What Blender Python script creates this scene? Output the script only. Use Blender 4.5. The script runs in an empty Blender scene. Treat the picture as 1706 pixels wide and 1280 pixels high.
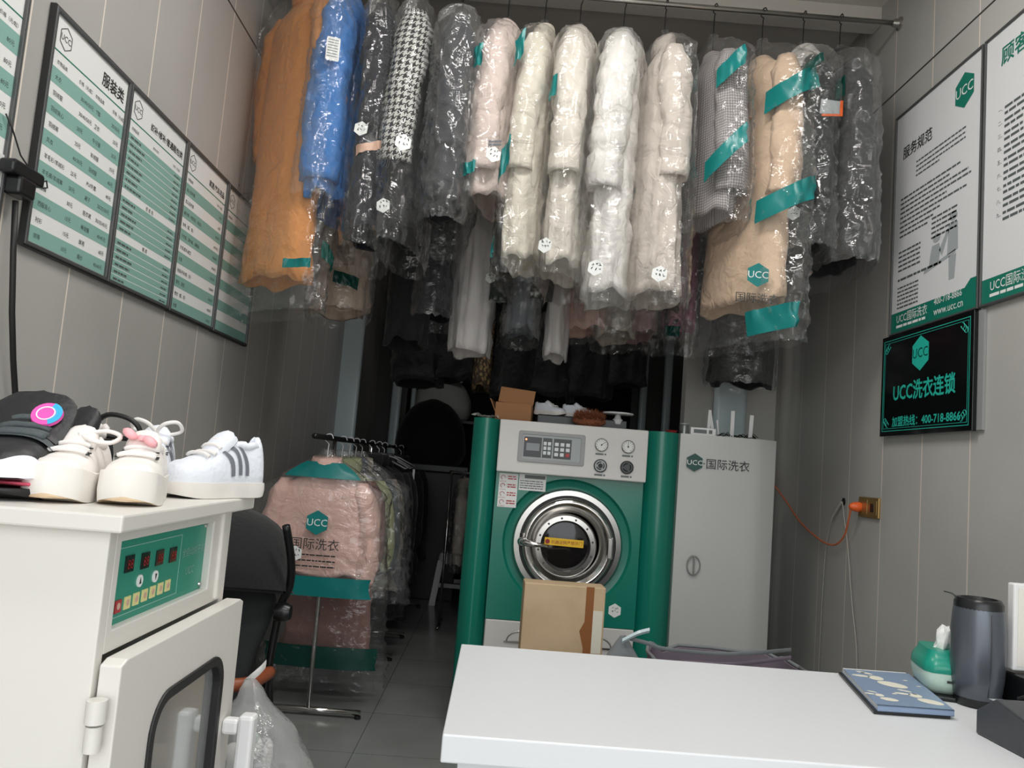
import bpy, bmesh, math, random
from math import sin, cos, pi, sqrt, radians as R
from mathutils import Vector, Matrix, noise
random.seed(7)
SC = bpy.context.scene
COL = SC.collection

# ------------------------------------------------------------------ camera, sky, exposure
CAM = Vector((0, 0, 1.4)); YAW, PITCH, ROLL, FPX = 0.0075, 0.0970, 0.0789, 1340.0
_f = Vector((sin(YAW)*cos(PITCH), cos(YAW)*cos(PITCH), sin(PITCH)))
_r0 = Vector((cos(YAW), -sin(YAW), 0)); _u0 = _r0.cross(_f)
_r = cos(ROLL)*_r0 + sin(ROLL)*_u0; _u = -sin(ROLL)*_r0 + cos(ROLL)*_u0
cd = bpy.data.cameras.new('camera'); cam = bpy.data.objects.new('camera', cd); COL.objects.link(cam)
m = Matrix.Identity(4)
for i, v in enumerate((_r, _u, -_f)):
    for k in range(3): m[k][i] = v[k]
m.translation = CAM; cam.matrix_world = m
cd.sensor_fit = 'HORIZONTAL'; cd.sensor_width = 36; cd.lens = 36*FPX/1706; cd.clip_start = .02; cd.clip_end = 100
SC.camera = cam

w = bpy.data.worlds.new('sky'); SC.world = w; w.use_nodes = True
nt = w.node_tree; nt.nodes.clear()
wo = nt.nodes.new('ShaderNodeOutputWorld'); bg = nt.nodes.new('ShaderNodeBackground')
tc = nt.nodes.new('ShaderNodeTexCoord'); sx = nt.nodes.new('ShaderNodeSeparateXYZ'); mr = nt.nodes.new('ShaderNodeValToRGB')
nt.links.new(tc.outputs['Generated'], sx.inputs[0]); nt.links.new(sx.outputs['Z'], mr.inputs[0])
mr.color_ramp.elements[0].position = 0.0; mr.color_ramp.elements[0].color = (.66, .64, .61, 1)
mr.color_ramp.elements[1].position = 0.10; mr.color_ramp.elements[1].color = (.93, .97, 1, 1)
nt.links.new(mr.outputs[0], bg.inputs[0]); bg.inputs[1].default_value = 3.3
nt.links.new(bg.outputs[0], wo.inputs[0])
pl = bpy.data.lights.new('sky_portal', 'AREA'); pl.shape = 'RECTANGLE'; pl.size = 3.2; pl.size_y = 3.5
pl.cycles.is_portal = True
po = bpy.data.objects.new('sky_portal', pl); COL.objects.link(po); po.location = (.2, -.95, 1.75); po.rotation_euler = (R(90), 0, 0)
# portal faces +Y, into the shop
SC.view_settings.view_transform = 'Standard'; SC.view_settings.look = 'None'; SC.view_settings.gamma = 1
SC.view_settings.exposure = -0.2
try:
    SC.cycles.transparent_max_bounces = 40; SC.cycles.max_bounces = 8; SC.cycles.diffuse_bounces = 6
    SC.cycles.caustics_reflective = False; SC.cycles.caustics_refractive = False; SC.cycles.sample_clamp_indirect = 4
except Exception: pass

def ray(px, py): return _f + (px-853)/FPX*_r - (py-640)/FPX*_u
def onX(px, py, x): d = ray(px, py); return CAM + d*(x/d.x)
def onY(px, py, y): d = ray(px, py); return CAM + d*(y/d.y)
def onZ(px, py, z): d = ray(px, py); return CAM + d*((z-1.4)/d.z)

# ------------------------------------------------------------------ materials
def lin(c): return tuple(((v/255)/12.92 if v/255 <= .04045 else ((v/255+.055)/1.055)**2.4) for v in c) + (1,)
def nn(nt, t, **k):
    n = nt.nodes.new(t)
    for a, b in k.items(): setattr(n, a, b)
    return n
def math_(nt, op, a, b=None):
    n = nn(nt, 'ShaderNodeMath', operation=op)
    for i, v in enumerate((a, b)):
        if v is None: continue
        if isinstance(v, (int, float)): n.inputs[i].default_value = v
        else: nt.links.new(v, n.inputs[i])
    return n.outputs[0]
def mixc(nt, fac, a, b):
    n = nn(nt, 'ShaderNodeMix', data_type='RGBA')
    for i, v in ((0, fac), (6, a), (7, b)):
        if isinstance(v, (int, float)): n.inputs[i].default_value = v
        elif isinstance(v, tuple): n.inputs[i].default_value = v
        else: nt.links.new(v, n.inputs[i])
    return n.outputs[2]
def mat(name, c, rough=.5, metal=0, bump=None, var=None, spec=.5, sheen=0, emit=None, alpha=1, coat=0):
    m = bpy.data.materials.new(name); m.use_nodes = True; nt = m.node_tree; b = nt.nodes['Principled BSDF']
    b.inputs['Base Color'].default_value = lin(c); b.inputs['Roughness'].default_value = rough
    b.inputs['Metallic'].default_value = metal; b.inputs['Specular IOR Level'].default_value = spec
    if sheen: b.inputs['Sheen Weight'].default_value = sheen
    if coat: b.inputs['Coat Weight'].default_value = coat; b.inputs['Coat Roughness'].default_value = .08
    if emit: b.inputs['Emission Color'].default_value = lin(emit[:3]); b.inputs['Emission Strength'].default_value = emit[3]
    if alpha < 1: b.inputs['Alpha'].default_value = alpha
    co = nn(nt, 'ShaderNodeTexCoord').outputs['Object'] if (bump or var) else None
    if var:   # (scale, darker colour)
        n = nn(nt, 'ShaderNodeTexNoise'); n.inputs['Scale'].default_value = var[0]; n.inputs['Detail'].default_value = 5
        nt.links.new(co, n.inputs['Vector'])
        rp = nn(nt, 'ShaderNodeValToRGB'); rp.color_ramp.elements[0].position = .35; rp.color_ramp.elements[1].position = .65
        nt.links.new(n.outputs[0], rp.inputs[0])
        nt.links.new(mixc(nt, rp.outputs[0], lin(var[1]), lin(c)), b.inputs['Base Color'])
    if bump:  # (scale, strength)
        n = nn(nt, 'ShaderNodeTexNoise'); n.inputs['Scale'].default_value = bump[0]; n.inputs['Detail'].default_value = 4
        nt.links.new(co, n.inputs['Vector'])
        bp = nn(nt, 'ShaderNodeBump'); bp.inputs['Strength'].default_value = bump[1]; bp.inputs['Distance'].default_value = .01
        nt.links.new(n.outputs[0], bp.inputs['Height']); nt.links.new(bp.outputs[0], b.inputs['Normal'])
    return m
def uvmat(name, fn, rough=.8):
    m = bpy.data.materials.new(name); m.use_nodes = True; nt = m.node_tree; b = nt.nodes['Principled BSDF']
    b.inputs['Roughness'].default_value = rough
    s = nn(nt, 'ShaderNodeSeparateXYZ'); nt.links.new(nn(nt, 'ShaderNodeUVMap').outputs[0], s.inputs[0])
    nt.links.new(fn(nt, s.outputs[0], s.outputs[1]), b.inputs['Base Color'])
    return m
def wall_mat(name, c, line, off, sp=.3605, seam=3.39):
    m = mat(name, c, .42, var=(1.6, tuple(int(v*.95) for v in c))); nt = m.node_tree; b = nt.nodes['Principled BSDF']
    g = nn(nt, 'ShaderNodeNewGeometry'); s = nn(nt, 'ShaderNodeSeparateXYZ'); nt.links.new(g.outputs['Position'], s.inputs[0])
    ax = s.outputs[1]
    fr = math_(nt, 'FRACT', math_(nt, 'MULTIPLY', math_(nt, 'SUBTRACT', ax, off-50*sp), 1/sp))
    near = math_(nt, 'LESS_THAN', fr, .019)
    sm = math_(nt, 'LESS_THAN', math_(nt, 'ABSOLUTE', math_(nt, 'SUBTRACT', s.outputs[2], seam)), .005)
    base = b.inputs['Base Color'].links[0].from_socket
    c1 = mixc(nt, near, base, lin(line)); c2 = mixc(nt, sm, c1, lin((60, 58, 55)))
    nt.links.new(c2, b.inputs['Base Color'])
    bp = nn(nt, 'ShaderNodeBump'); bp.inputs['Strength'].default_value = .5; bp.inputs['Distance'].default_value = .003
    nt.links.new(math_(nt, 'SUBTRACT', 1.0, math_(nt, 'MAXIMUM', near, sm)), bp.inputs['Height']); nt.links.new(bp.outputs[0], b.inputs['Normal'])
    return m
def floor_mat():
    m = mat('grey_floor_tile', (150, 152, 151), .16, var=(2.5, (140, 142, 140))); nt = m.node_tree; b = nt.nodes['Principled BSDF']
    g = nn(nt, 'ShaderNodeNewGeometry'); s = nn(nt, 'ShaderNodeSeparateXYZ'); nt.links.new(g.outputs['Position'], s.inputs[0])
    def ln(o, off, sp): return math_(nt, 'LESS_THAN', math_(nt, 'FRACT', math_(nt, 'MULTIPLY', math_(nt, 'SUBTRACT', o, off-40*sp), 1/sp)), .005)
    k = math_(nt, 'MAXIMUM', ln(s.outputs[0], -.575, .6), ln(s.outputs[1], 4.5, .6))
    base = b.inputs['Base Color'].links[0].from_socket
    nt.links.new(mixc(nt, k, base, lin((70, 70, 70))), b.inputs['Base Color'])
    return m
def plastic_mat(name, haze=.03, tint=(1, 1, 1, 1), gloss=.42):
    m = bpy.data.materials.new(name); m.use_nodes = True; nt = m.node_tree; nt.nodes.clear()
    out = nn(nt, 'ShaderNodeOutputMaterial'); tr = nn(nt, 'ShaderNodeBsdfTransparent'); tr.inputs[0].default_value = tint
    gl = nn(nt, 'ShaderNodeBsdfGlossy'); gl.inputs['Roughness'].default_value = .07; gl.inputs[0].default_value = (.95, .95, .95, 1)
    df = nn(nt, 'ShaderNodeBsdfDiffuse'); df.inputs[0].default_value = (.8, .82, .82, 1)
    co = nn(nt, 'ShaderNodeTexCoord'); mp = nn(nt, 'ShaderNodeMapping'); mp.inputs['Scale'].default_value = (4, 4, 8); mp.inputs['Rotation'].default_value = (.5, .35, 0)
    nt.links.new(co.outputs['Object'], mp.inputs[0])
    n = nn(nt, 'ShaderNodeTexNoise'); n.inputs['Scale'].default_value = 2.2; n.inputs['Detail'].default_value = 3; n.inputs['Distortion'].default_value = 1.2
    nt.links.new(mp.outputs[0], n.inputs[0])
    bp = nn(nt, 'ShaderNodeBump'); bp.inputs['Strength'].default_value = .7; bp.inputs['Distance'].default_value = .02
    nt.links.new(n.outputs[0], bp.inputs['Height']); nt.links.new(bp.outputs[0], gl.inputs['Normal'])
    lw = nn(nt, 'ShaderNodeLayerWeight'); nt.links.new(bp.outputs[0], lw.inputs['Normal'])
    fac = math_(nt, 'ADD', math_(nt, 'MULTIPLY', math_(nt, 'POWER', lw.outputs['Facing'], 3.5), gloss*1.6), gloss*.13)
    m1 = nn(nt, 'ShaderNodeMixShader'); m1.inputs[0].default_value = haze; nt.links.new(tr.outputs[0], m1.inputs[1]); nt.links.new(df.outputs[0], m1.inputs[2])
    m2 = nn(nt, 'ShaderNodeMixShader')
    nt.links.new(math_(nt, 'MINIMUM', fac, .8), m2.inputs[0])
    nt.links.new(m1.outputs[0], m2.inputs[1]); nt.links.new(gl.outputs[0], m2.inputs[2])
    nt.links.new(m2.outputs[0], out.inputs[0])
    return m
def houndstooth(nt, u, v):
    k = 1/.0041
    x = math_(nt, 'FLOOR', math_(nt, 'MULTIPLY', u, k)); y = math_(nt, 'FLOOR', math_(nt, 'MULTIPLY', v, k))
    def modp(a, b): return math_(nt, 'FLOORED_MODULO', a, b)
    a = math_(nt, 'LESS_THAN', modp(x, 8.0), 3.5); b = math_(nt, 'LESS_THAN', modp(y, 8.0), 3.5)
    t = math_(nt, 'LESS_THAN', modp(math_(nt, 'ADD', x, y), 4.0), 1.5)
    c = math_(nt, 'ADD', math_(nt, 'MULTIPLY', t, a), math_(nt, 'MULTIPLY', math_(nt, 'SUBTRACT', 1.0, t), b))
    return mixc(nt, c, lin((205, 205, 200)), lin((22, 22, 24)))
def checked(nt, u, v):
    def ln(o, sp, wd): return math_(nt, 'LESS_THAN', math_(nt, 'FRACT', math_(nt, 'MULTIPLY', o, 1/sp)), wd)
    k = math_(nt, 'MAXIMUM', ln(u, .013, .2), ln(v, .013, .2))
    return mixc(nt, math_(nt, 'MULTIPLY', k, .8), lin((178, 172, 172)), lin((40, 38, 42)))
def floral(nt, u, v):
    cv = nn(nt, 'ShaderNodeCombineXYZ'); nt.links.new(u, cv.inputs[0]); nt.links.new(v, cv.inputs[1])
    n = nn(nt, 'ShaderNodeTexVoronoi'); n.inputs['Scale'].default_value = 28; nt.links.new(cv.outputs[0], n.inputs[0])
    return mixc(nt, math_(nt, 'LESS_THAN', n.outputs[0], .45), lin((80, 68, 52)), lin((165, 140, 100)))

TEAL = (16, 124, 122); GREEN = (18, 122, 104)
M = {}
def mk(k, *a, **kw): M[k] = mat(k, *a, **kw)
mk('white_laminate', (217, 219, 221), .38); mk('white_paint', (214, 211, 205), .4, bump=(3, .03)); mk('grey_paint', (186, 187, 184), .36)
mk('panel_white', (214, 212, 209), .4); mk('machine_green', GREEN, .28, coat=.2); mk('chrome', (205, 203, 200), .14, metal=1); mk('brushed_steel', (190, 188, 184), .28, metal=1)
mk('black_rubber', (22, 22, 23), .5); mk('dark_glass', (26, 24, 25), .08); mk('black_plastic', (20, 21, 23), .3); mk('dark_grey_plastic', (58, 60, 64), .38)
mk('gun_metal', (92, 97, 105), .3, metal=.5); mk('black_cloth', (20, 20, 22), .9, bump=(60, .3), sheen=.15); mk('charcoal_cloth', (38, 41, 42), .85, bump=(40, .3))
mk('cardboard', (206, 180, 146), .8, var=(7, (194, 168, 134))); mk('brown_cardboard', (165, 118, 80), .8); mk('packing_tape', (150, 98, 60), .25); mk('teal_print', TEAL, .35); mk('teal_sheet', TEAL, .3)
mk('dark_teal_print', (12, 70, 62), .35); mk('ink', (40, 42, 44), .6); mk('soft_ink', (105, 112, 112), .6); mk('white_print', (235, 238, 236), .5); mk('paper', (232, 233, 231), .6); mk('pale_paper', (225, 226, 228), .3)
mk('stripe_green', (136, 178, 168), .5); mk('frame_grey', (92, 94, 94), .4, metal=.4); mk('frame_dark', (40, 40, 41), .4); mk('poster_green', (20, 118, 100), .4); mk('icon_grey', (165, 172, 174), .5)
mk('plaque_teal', (40, 190, 170), .4); mk('small_print', (84, 92, 92), .6); mk('plaque_black', (14, 16, 17), .12); mk('gold_plate', (176, 146, 92), .3, metal=.7); mk('orange_plastic', (240, 105, 45), .4); mk('orange_cord', (222, 120, 75), .5)
mk('white_plastic', (225, 225, 225), .35); mk('grey_plastic', (150, 152, 152), .4); mk('yellow_sticker', (236, 190, 25), .4); mk('red_light', (150, 18, 20), .35); mk('lcd_grey', (120, 128, 132), .2); mk('key_white', (215, 222, 224), .4)
mk('pale_key', (222, 214, 150), .4); mk('red_key', (170, 45, 50), .4); mk('lens_light', (255, 170, 120), .4, emit=(255, 130, 90, 3))
mk('white_leather', (234, 229, 224), .45, bump=(25, .06)); mk('white_mesh', (226, 230, 238), .6, bump=(120, .2)); mk('rubber_white', (230, 226, 220), .5); mk('tan_rubber', (205, 180, 148), .6); mk('lace_white', (232, 228, 224), .8)
mk('stripe_grey', (112, 114, 124), .4); mk('shoe_black', (26, 27, 30), .5, bump=(60, .2)); mk('shoe_grey', (70, 78, 80), .6, bump=(80, .25)); mk('pink', (228, 95, 120), .5); mk('pale_pink', (244, 178, 184), .6); mk('bright_pink', (240, 90, 180), .4); mk('sky_blue', (60, 175, 220), .4)
mk('skin_leather', (150, 78, 48), .45); mk('book_blue', (128, 147, 174), .35); mk('page_white', (210, 212, 210), .6); mk('cream_print', (226, 222, 206), .5); mk('mint', (190, 214, 200), .4); mk('pack_green', (20, 140, 118), .3); mk('tissue', (240, 240, 238), .9)
mk('screen_white', (225, 222, 214), .3); mk('mauve_cloth', (120, 108, 120), .85, bump=(30, .2)); mk('grey_cloth', (120, 124, 126), .85, bump=(30, .2)); mk('brown_fur', (140, 84, 56), .95, bump=(90, 1)); mk('cord_white', (172, 168, 160), .5)
mk('back_grey', (70, 70, 70), .5); mk('dark_back', (22, 22, 23), .8); mk('pale_blue_grey', (196, 212, 216), .25); mk('white_cloth', (226, 222, 220), .85, bump=(30, .3)); mk('sack_cloth', (205, 206, 204), .8, bump=(8, .5)); mk('tan_print', (205, 170, 150), .6)
mk('ceiling_white', (205, 202, 196), .8); mk('black_metal', (24, 24, 25), .35, metal=.3)
M['wall_left'] = wall_mat('grey_wall_panel_left', (180, 178, 174), (236, 225, 212), 2.507)
M['wall_right'] = wall_mat('grey_wall_panel_right', (188, 187, 183), (238, 225, 214), 3.126)
M['floor'] = floor_mat()
M['bag'] = plastic_mat('clear_garment_plastic'); M['bag_hazy'] = plastic_mat('hazy_garment_plastic', .06); M['bag_white'] = plastic_mat('white_carrier_plastic', .33, gloss=.4)
M['glass'] = plastic_mat('window_glass', .03, (.82, .86, .85, 1), .5)
M['door_glass'] = plastic_mat('sheen_door_glass', .3, (.75, .78, .77, 1), .6)  # diffuse haze paints in the pale reflection on the cabinet door glass
for gm in (M['glass'].node_tree, M['door_glass'].node_tree):
  for n in gm.nodes:
    if n.type == 'BUMP': n.inputs['Strength'].default_value = 0
M['houndstooth'] = uvmat('houndstooth_wool', houndstooth); M['checked'] = uvmat('checked_wool', checked); M['floral'] = uvmat('floral_cloth', floral)
def cloth(k, c, rough=.85, b=(11, .8), sheen=.1):
    M[k] = mat(k, c, rough, bump=b, sheen=sheen)
    for n in M[k].node_tree.nodes:
        if n.type == 'BUMP': n.inputs['Distance'].default_value = .022
        if n.type == 'TEX_NOISE': n.inputs['Distortion'].default_value = 1.0
for k, c in dict(tan=(222, 148, 80), blue=(62, 124, 196), navy=(20, 23, 32), blackc=(24, 25, 27), slate=(38, 40, 46), blush=(214, 197, 189), cream=(214, 207, 192), ivory=(216, 209, 198), snow=(222, 219, 214), oat=(208, 198, 188),
                 camel=(220, 192, 165), greenblack=(32, 38, 37), coal=(26, 29, 30), rose=(226, 186, 174), pinkc=(224, 140, 176), olive=(44, 46, 36), forest=(22, 38, 30), mauve=(176, 146, 144), stone=(188, 178, 164), brownpink=(150, 112, 104), beigepink=(222, 200, 182), greyblue=(120, 126, 134), mint_yellow=(200, 205, 160)).items(): cloth(k, c)
LAMP = 38
# ------------------------------------------------------------------ mesh helpers
class MB:
    def __init__(s): s.v = []; s.f = []; s.uv = {}
    def add(s, vs, fs, uvs=None, mx=None):
        o = len(s.v)
        for i, p in enumerate(vs):
            s.v.append(tuple(mx @ Vector(p)) if mx else tuple(p))
            if uvs: s.uv[o+i] = uvs[i]
        s.f += [tuple(o+k for k in f) for f in fs]; return s
    def box(s, c, d, mx=None):
        x, y, z = c; a, b, e = d[0]/2, d[1]/2, d[2]/2
        return s.add([(x+i*a, y+j*b, z+k*e) for i in (-1, 1) for j in (-1, 1) for k in (-1, 1)],
                     [(0, 1, 3, 2), (4, 6, 7, 5), (0, 4, 5, 1), (2, 3, 7, 6), (0, 2, 6, 4), (1, 5, 7, 3)], None, mx)
    def span(s, a, b, mx=None): return s.box([(a[i]+b[i])/2 for i in range(3)], [abs(b[i]-a[i]) for i in range(3)], mx)
    def loft(s, rings, cap0=True, cap1=True, uvs=None, closed=True, mx=None):
        n = len(rings[0]); vs = [p for r in rings for p in r]; fs = []
        for i in range(len(rings)-1):
            for j in range(n if closed else n-1):
                a = i*n+j; b = i*n+(j+1) % n; fs.append((a, b, b+n, a+n))
        if cap0 and closed: fs.append(tuple(range(n-1, -1, -1)))
        if cap1 and closed: fs.append(tuple((len(rings)-1)*n+j for j in range(n)))
        return s.add(vs, fs, uvs, mx)
    def tube(s, pts, r, n=8, mx=None, caps=True):
        pts = [Vector(p) for p in pts]; rings = []; up = None
        for i, p in enumerate(pts):
            t = (pts[min(i+1, len(pts)-1)]-pts[max(i-1, 0)]).normalized()
            if up is None: up = Vector((0, 0, 1)) if abs(t.z) < .9 else Vector((1, 0, 0))
            a = t.cross(up); a.normalize(); b = a.cross(t); up = b
            rr = r[i] if isinstance(r, (list, tuple)) else r
            rings.append([p + rr*(cos(2*pi*k/n)*a + sin(2*pi*k/n)*b) for k in range(n)])
        return s.loft(rings, caps, caps, mx=mx)
    def lathe(s, prof, n=32, mx=None, cap=True):
        rings = [[(r*cos(2*pi*k/n), r*sin(2*pi*k/n), z) for k in range(n)] for r, z in prof]
        return s.loft(rings, cap, cap, mx=mx)
    def prism(s, poly, z0, z1, mx=None):
        return s.loft([[(x, y, z0) for x, y in poly], [(x, y, z1) for x, y in poly]], mx=mx)
    def ring(s, outer, inner, z0, z1, mx=None):
        n = len(outer); P = [(x, y, z0) for x, y in outer]+[(x, y, z1) for x, y in outer]+[(x, y, z0) for x, y in inner]+[(x, y, z1) for x, y in inner]; F = []
        for j in range(n):
            k = (j+1) % n
            F += [(j, k, n+k, n+j), (3*n+j, 3*n+k, 2*n+k, 2*n+j), (n+j, n+k, 3*n+k, 3*n+j), (2*n+j, 2*n+k, k, j)]
        return s.add(P, F, None, mx)
    def text(s, t, x, y, size, z=0, align='LEFT', sx=1, depth=0, mx=None):
        key = (t, align)
        if key not in _TX:
            c = bpy.data.curves.new('t', 'FONT'); c.body = t; c.align_x = align; c.resolution_u = 2
            o = bpy.data.objects.new('t', c); me = bpy.data.meshes.new_from_object(o)
            _TX[key] = ([tuple(v.co) for v in me.vertices], [tuple(p.vertices) for p in me.polygons])
            bpy.data.objects.remove(o); bpy.data.curves.remove(c); bpy.data.meshes.remove(me)
        vs, fs = _TX[key]
        return s.add([(x+p[0]*size*sx, y+p[1]*size, z) for p in vs], fs, None, mx)
    def bold(s, t, x, y, size, z=0, align='LEFT', sx=1, mx=None):
        for i, (a, b) in enumerate(((0, 0), (.035, 0), (0, .03), (.035, .03), (.018, .015))): s.text(t, x+a*size, y+b*size, size, z+i*.00003, align, sx, mx=mx)
        return s
    def bars(s, x, y, wd, h, z=0, mx=None):     # a run of small print too fine to read: broken dashes
        e = x+wd; rnd = random.Random(int(abs(x*977+y*3331+wd*71)*1000))
        while x < e-1e-6:
            l = min(rnd.uniform(1.5, 5)*h, e-x)
            s.add([(x, y, z), (x+l, y, z), (x+l, y+h, z), (x, y+h, z)], [(0, 1, 2, 3)], None, mx); x += l+h*.55
        return s
_TX = {}
def obj(name, mb, material, parent=None, smooth=None, bevel=0, label=None, loc=None, seg=2):
    me = bpy.data.meshes.new(name); me.from_pydata(mb.v, [], mb.f); me.update()
    if mb.uv:
        ul = me.uv_layers.new(name='UVMap')
        for l in me.loops: ul.data[l.index].uv = mb.uv.get(l.vertex_index, (0, 0))
    bm = bmesh.new(); bm.from_mesh(me); bmesh.ops.recalc_face_normals(bm, faces=bm.faces); bm.to_mesh(me); bm.free()
    me.materials.append(M[material] if isinstance(material, str) else material)
    o = bpy.data.objects.new(name, me); COL.objects.link(o)
    if parent: o.parent = parent
    if loc: o.location = loc
    if smooth is not None:
        for p in me.polygons: p.use_smooth = True
        if smooth < 180: me.set_sharp_from_angle(angle=R(smooth))
    if bevel:
        b = o.modifiers.new('bevel', 'BEVEL'); b.width = bevel; b.segments = seg; b.limit_method = 'ANGLE'; b.angle_limit = R(40)
    if label: o['label'] = label
    return o
def tag(o, label, cat, group=None):
    o['label'] = label; o['category'] = cat
    if group: o['group'] = group
    return o
def thing(name, label, cat, loc=(0, 0, 0), rot=(0, 0, 0), group=None):
    o = bpy.data.objects.new(name, None); COL.objects.link(o); o.empty_display_size = .05
    o.location = loc; o.rotation_euler = rot if isinstance(rot, (tuple, list)) else (0, 0, rot)
    return tag(o, label, cat, group)
def struct(name, mb, material, **k):
    o = obj(name, mb, material, **k); o['kind'] = 'structure'; return o
ONLEFT = (R(90), 0, R(90)); ONRIGHT = (R(90), 0, R(-90)); FRONT = (R(90), 0, 0)
def hexa(x, y, r, sx=1): return [(x+r*cos(pi/6+k*pi/3+pi/3)*sx, y+r*sin(pi/6+k*pi/3+pi/3)) for k in range(6)]
def rrect(x0, y0, x1, y1, r, n=6):
    P = []
    for cx, cy, a in ((x1-r, y1-r, 0), (x0+r, y1-r, 90), (x0+r, y0+r, 180), (x1-r, y0+r, 270)):
        P += [(cx+r*cos(R(a+90*k/n)), cy+r*sin(R(a+90*k/n))) for k in range(n+1)]
    return P
def rect_like(x0, y0, x1, y1, P):     # outer rectangle resampled at the same parameter as rounded rectangle P
    cx, cy = (x0+x1)/2, (y0+y1)/2; hx, hy = (x1-x0)/2, (y1-y0)/2; px = [p[0] for p in P]; py = [p[1] for p in P]
    ax, ay = (max(px)-min(px))/2, (max(py)-min(py))/2; bx, by = (max(px)+min(px))/2, (max(py)+min(py))/2
    out = []
    for x, y in P:
        u, v = (x-bx)/ax, (y-by)/ay; k = max(abs(u), abs(v)); out.append((cx+hx*u/k, cy+hy*v/k))
    return out
def sm(t): t = max(0, min(1, t)); return t*t*(3-2*t)
def lerp(a, b, t): return a+(b-a)*t
def interp(T, s):
    for (a, x), (b, y) in zip(T, T[1:]):
        if s <= b: return lerp(x, y, sm((s-a)/(b-a)) if b > a else 0)
    return T[-1][1]
def nz(x, y, z): return noise.noise(Vector((x, y, z)))

# ------------------------------------------------------------------ room shell
XL, XR, YB, YF, ZC = -1.4, 1.83, 9.6, -1.0, 3.95
struct('floor', MB().span((XL-.1, YF-.5, -.1), (XR+.1, YB+.1, 0)), 'floor')
struct('ceiling', MB().span((XL-.1, YF-.1, ZC), (XR+.1, YB+.1, ZC+.1)), 'ceiling_white')
struct('wall_left', MB().span((XL-.1, YF-.1, 0), (XL, YB+.1, ZC)), 'wall_left')
struct('wall_right', MB().span((XR, YF-.1, 0), (XR+.1, YB+.1, ZC)), 'wall_right')
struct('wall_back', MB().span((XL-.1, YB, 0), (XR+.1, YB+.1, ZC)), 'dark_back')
mb = MB().span((XL, YF-.1, 3.35), (XR, YF, ZC)); struct('wall_front', mb, 'ceiling_white')   # lintel over the open shopfront
struct('trim_1', MB().span((XL, 4.02, 3.85), (XR, 4.12, ZC)), 'ceiling_white', bevel=.004)   # ceiling beam above the front rail
# shallow return of panelling on the right, and pale strips standing in for glossy reflections, the leftmost a rounded corner column
struct('trim_2', MB().span((1.215, 5.4, 0), (XR, 5.52, ZC)), 'wall_right')
struct('trim_3', MB().prism(rrect(1.40, 5.33, 1.62, 5.4, .034), 0, ZC), 'pale_blue_grey', smooth=40)  # bluish wall reflection built as a solid strip
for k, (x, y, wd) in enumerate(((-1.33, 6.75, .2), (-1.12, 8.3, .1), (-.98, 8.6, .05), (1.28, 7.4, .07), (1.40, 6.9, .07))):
    struct('trim_%d' % (k+4), MB().prism(rrect(x-wd/2, y, x+wd/2, y+.06, .024), 0, ZC), 'pale_blue_grey', smooth=40)
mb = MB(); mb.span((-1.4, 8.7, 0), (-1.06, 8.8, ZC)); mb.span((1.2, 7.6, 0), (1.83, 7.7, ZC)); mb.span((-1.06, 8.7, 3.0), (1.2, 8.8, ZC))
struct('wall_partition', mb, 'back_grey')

for k, y in enumerate((.5, 2.55, 5.6)):      # unseen ceiling lamps added to brighten the shop, rear one hidden by garments
    t = thing('fill_lamp', ('unseen fill lamp on the ceiling nearest the shopfront', 'unseen fill lamp on the ceiling above the counter', 'hidden fill lamp on the ceiling behind the second row of garments')[k], 'lamp', (.2 if k < 2 else -.3, y, ZC-.03))
    obj('housing', MB().span((-.62, -.17, 0), (.62, .17, .03)), 'white_plastic', t)
    obj('diffuser', MB().span((-.6, -.15, -.006), (.6, .15, 0)), mat('lamp_diffuser', (255, 255, 255), .5, emit=(255, 248, 238, 3 if k < 2 else .6)), t)
    al = bpy.data.lights.new('fill_light', 'AREA'); al.shape = 'RECTANGLE'; al.size = 1.2; al.size_y = .3; al.energy = (LAMP, LAMP, 9)[k]; al.color = (1, .98, .955)
    ao = bpy.data.objects.new('fill_light', al); COL.objects.link(ao); ao.parent = t; ao.location = (0, 0, -.012)

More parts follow.
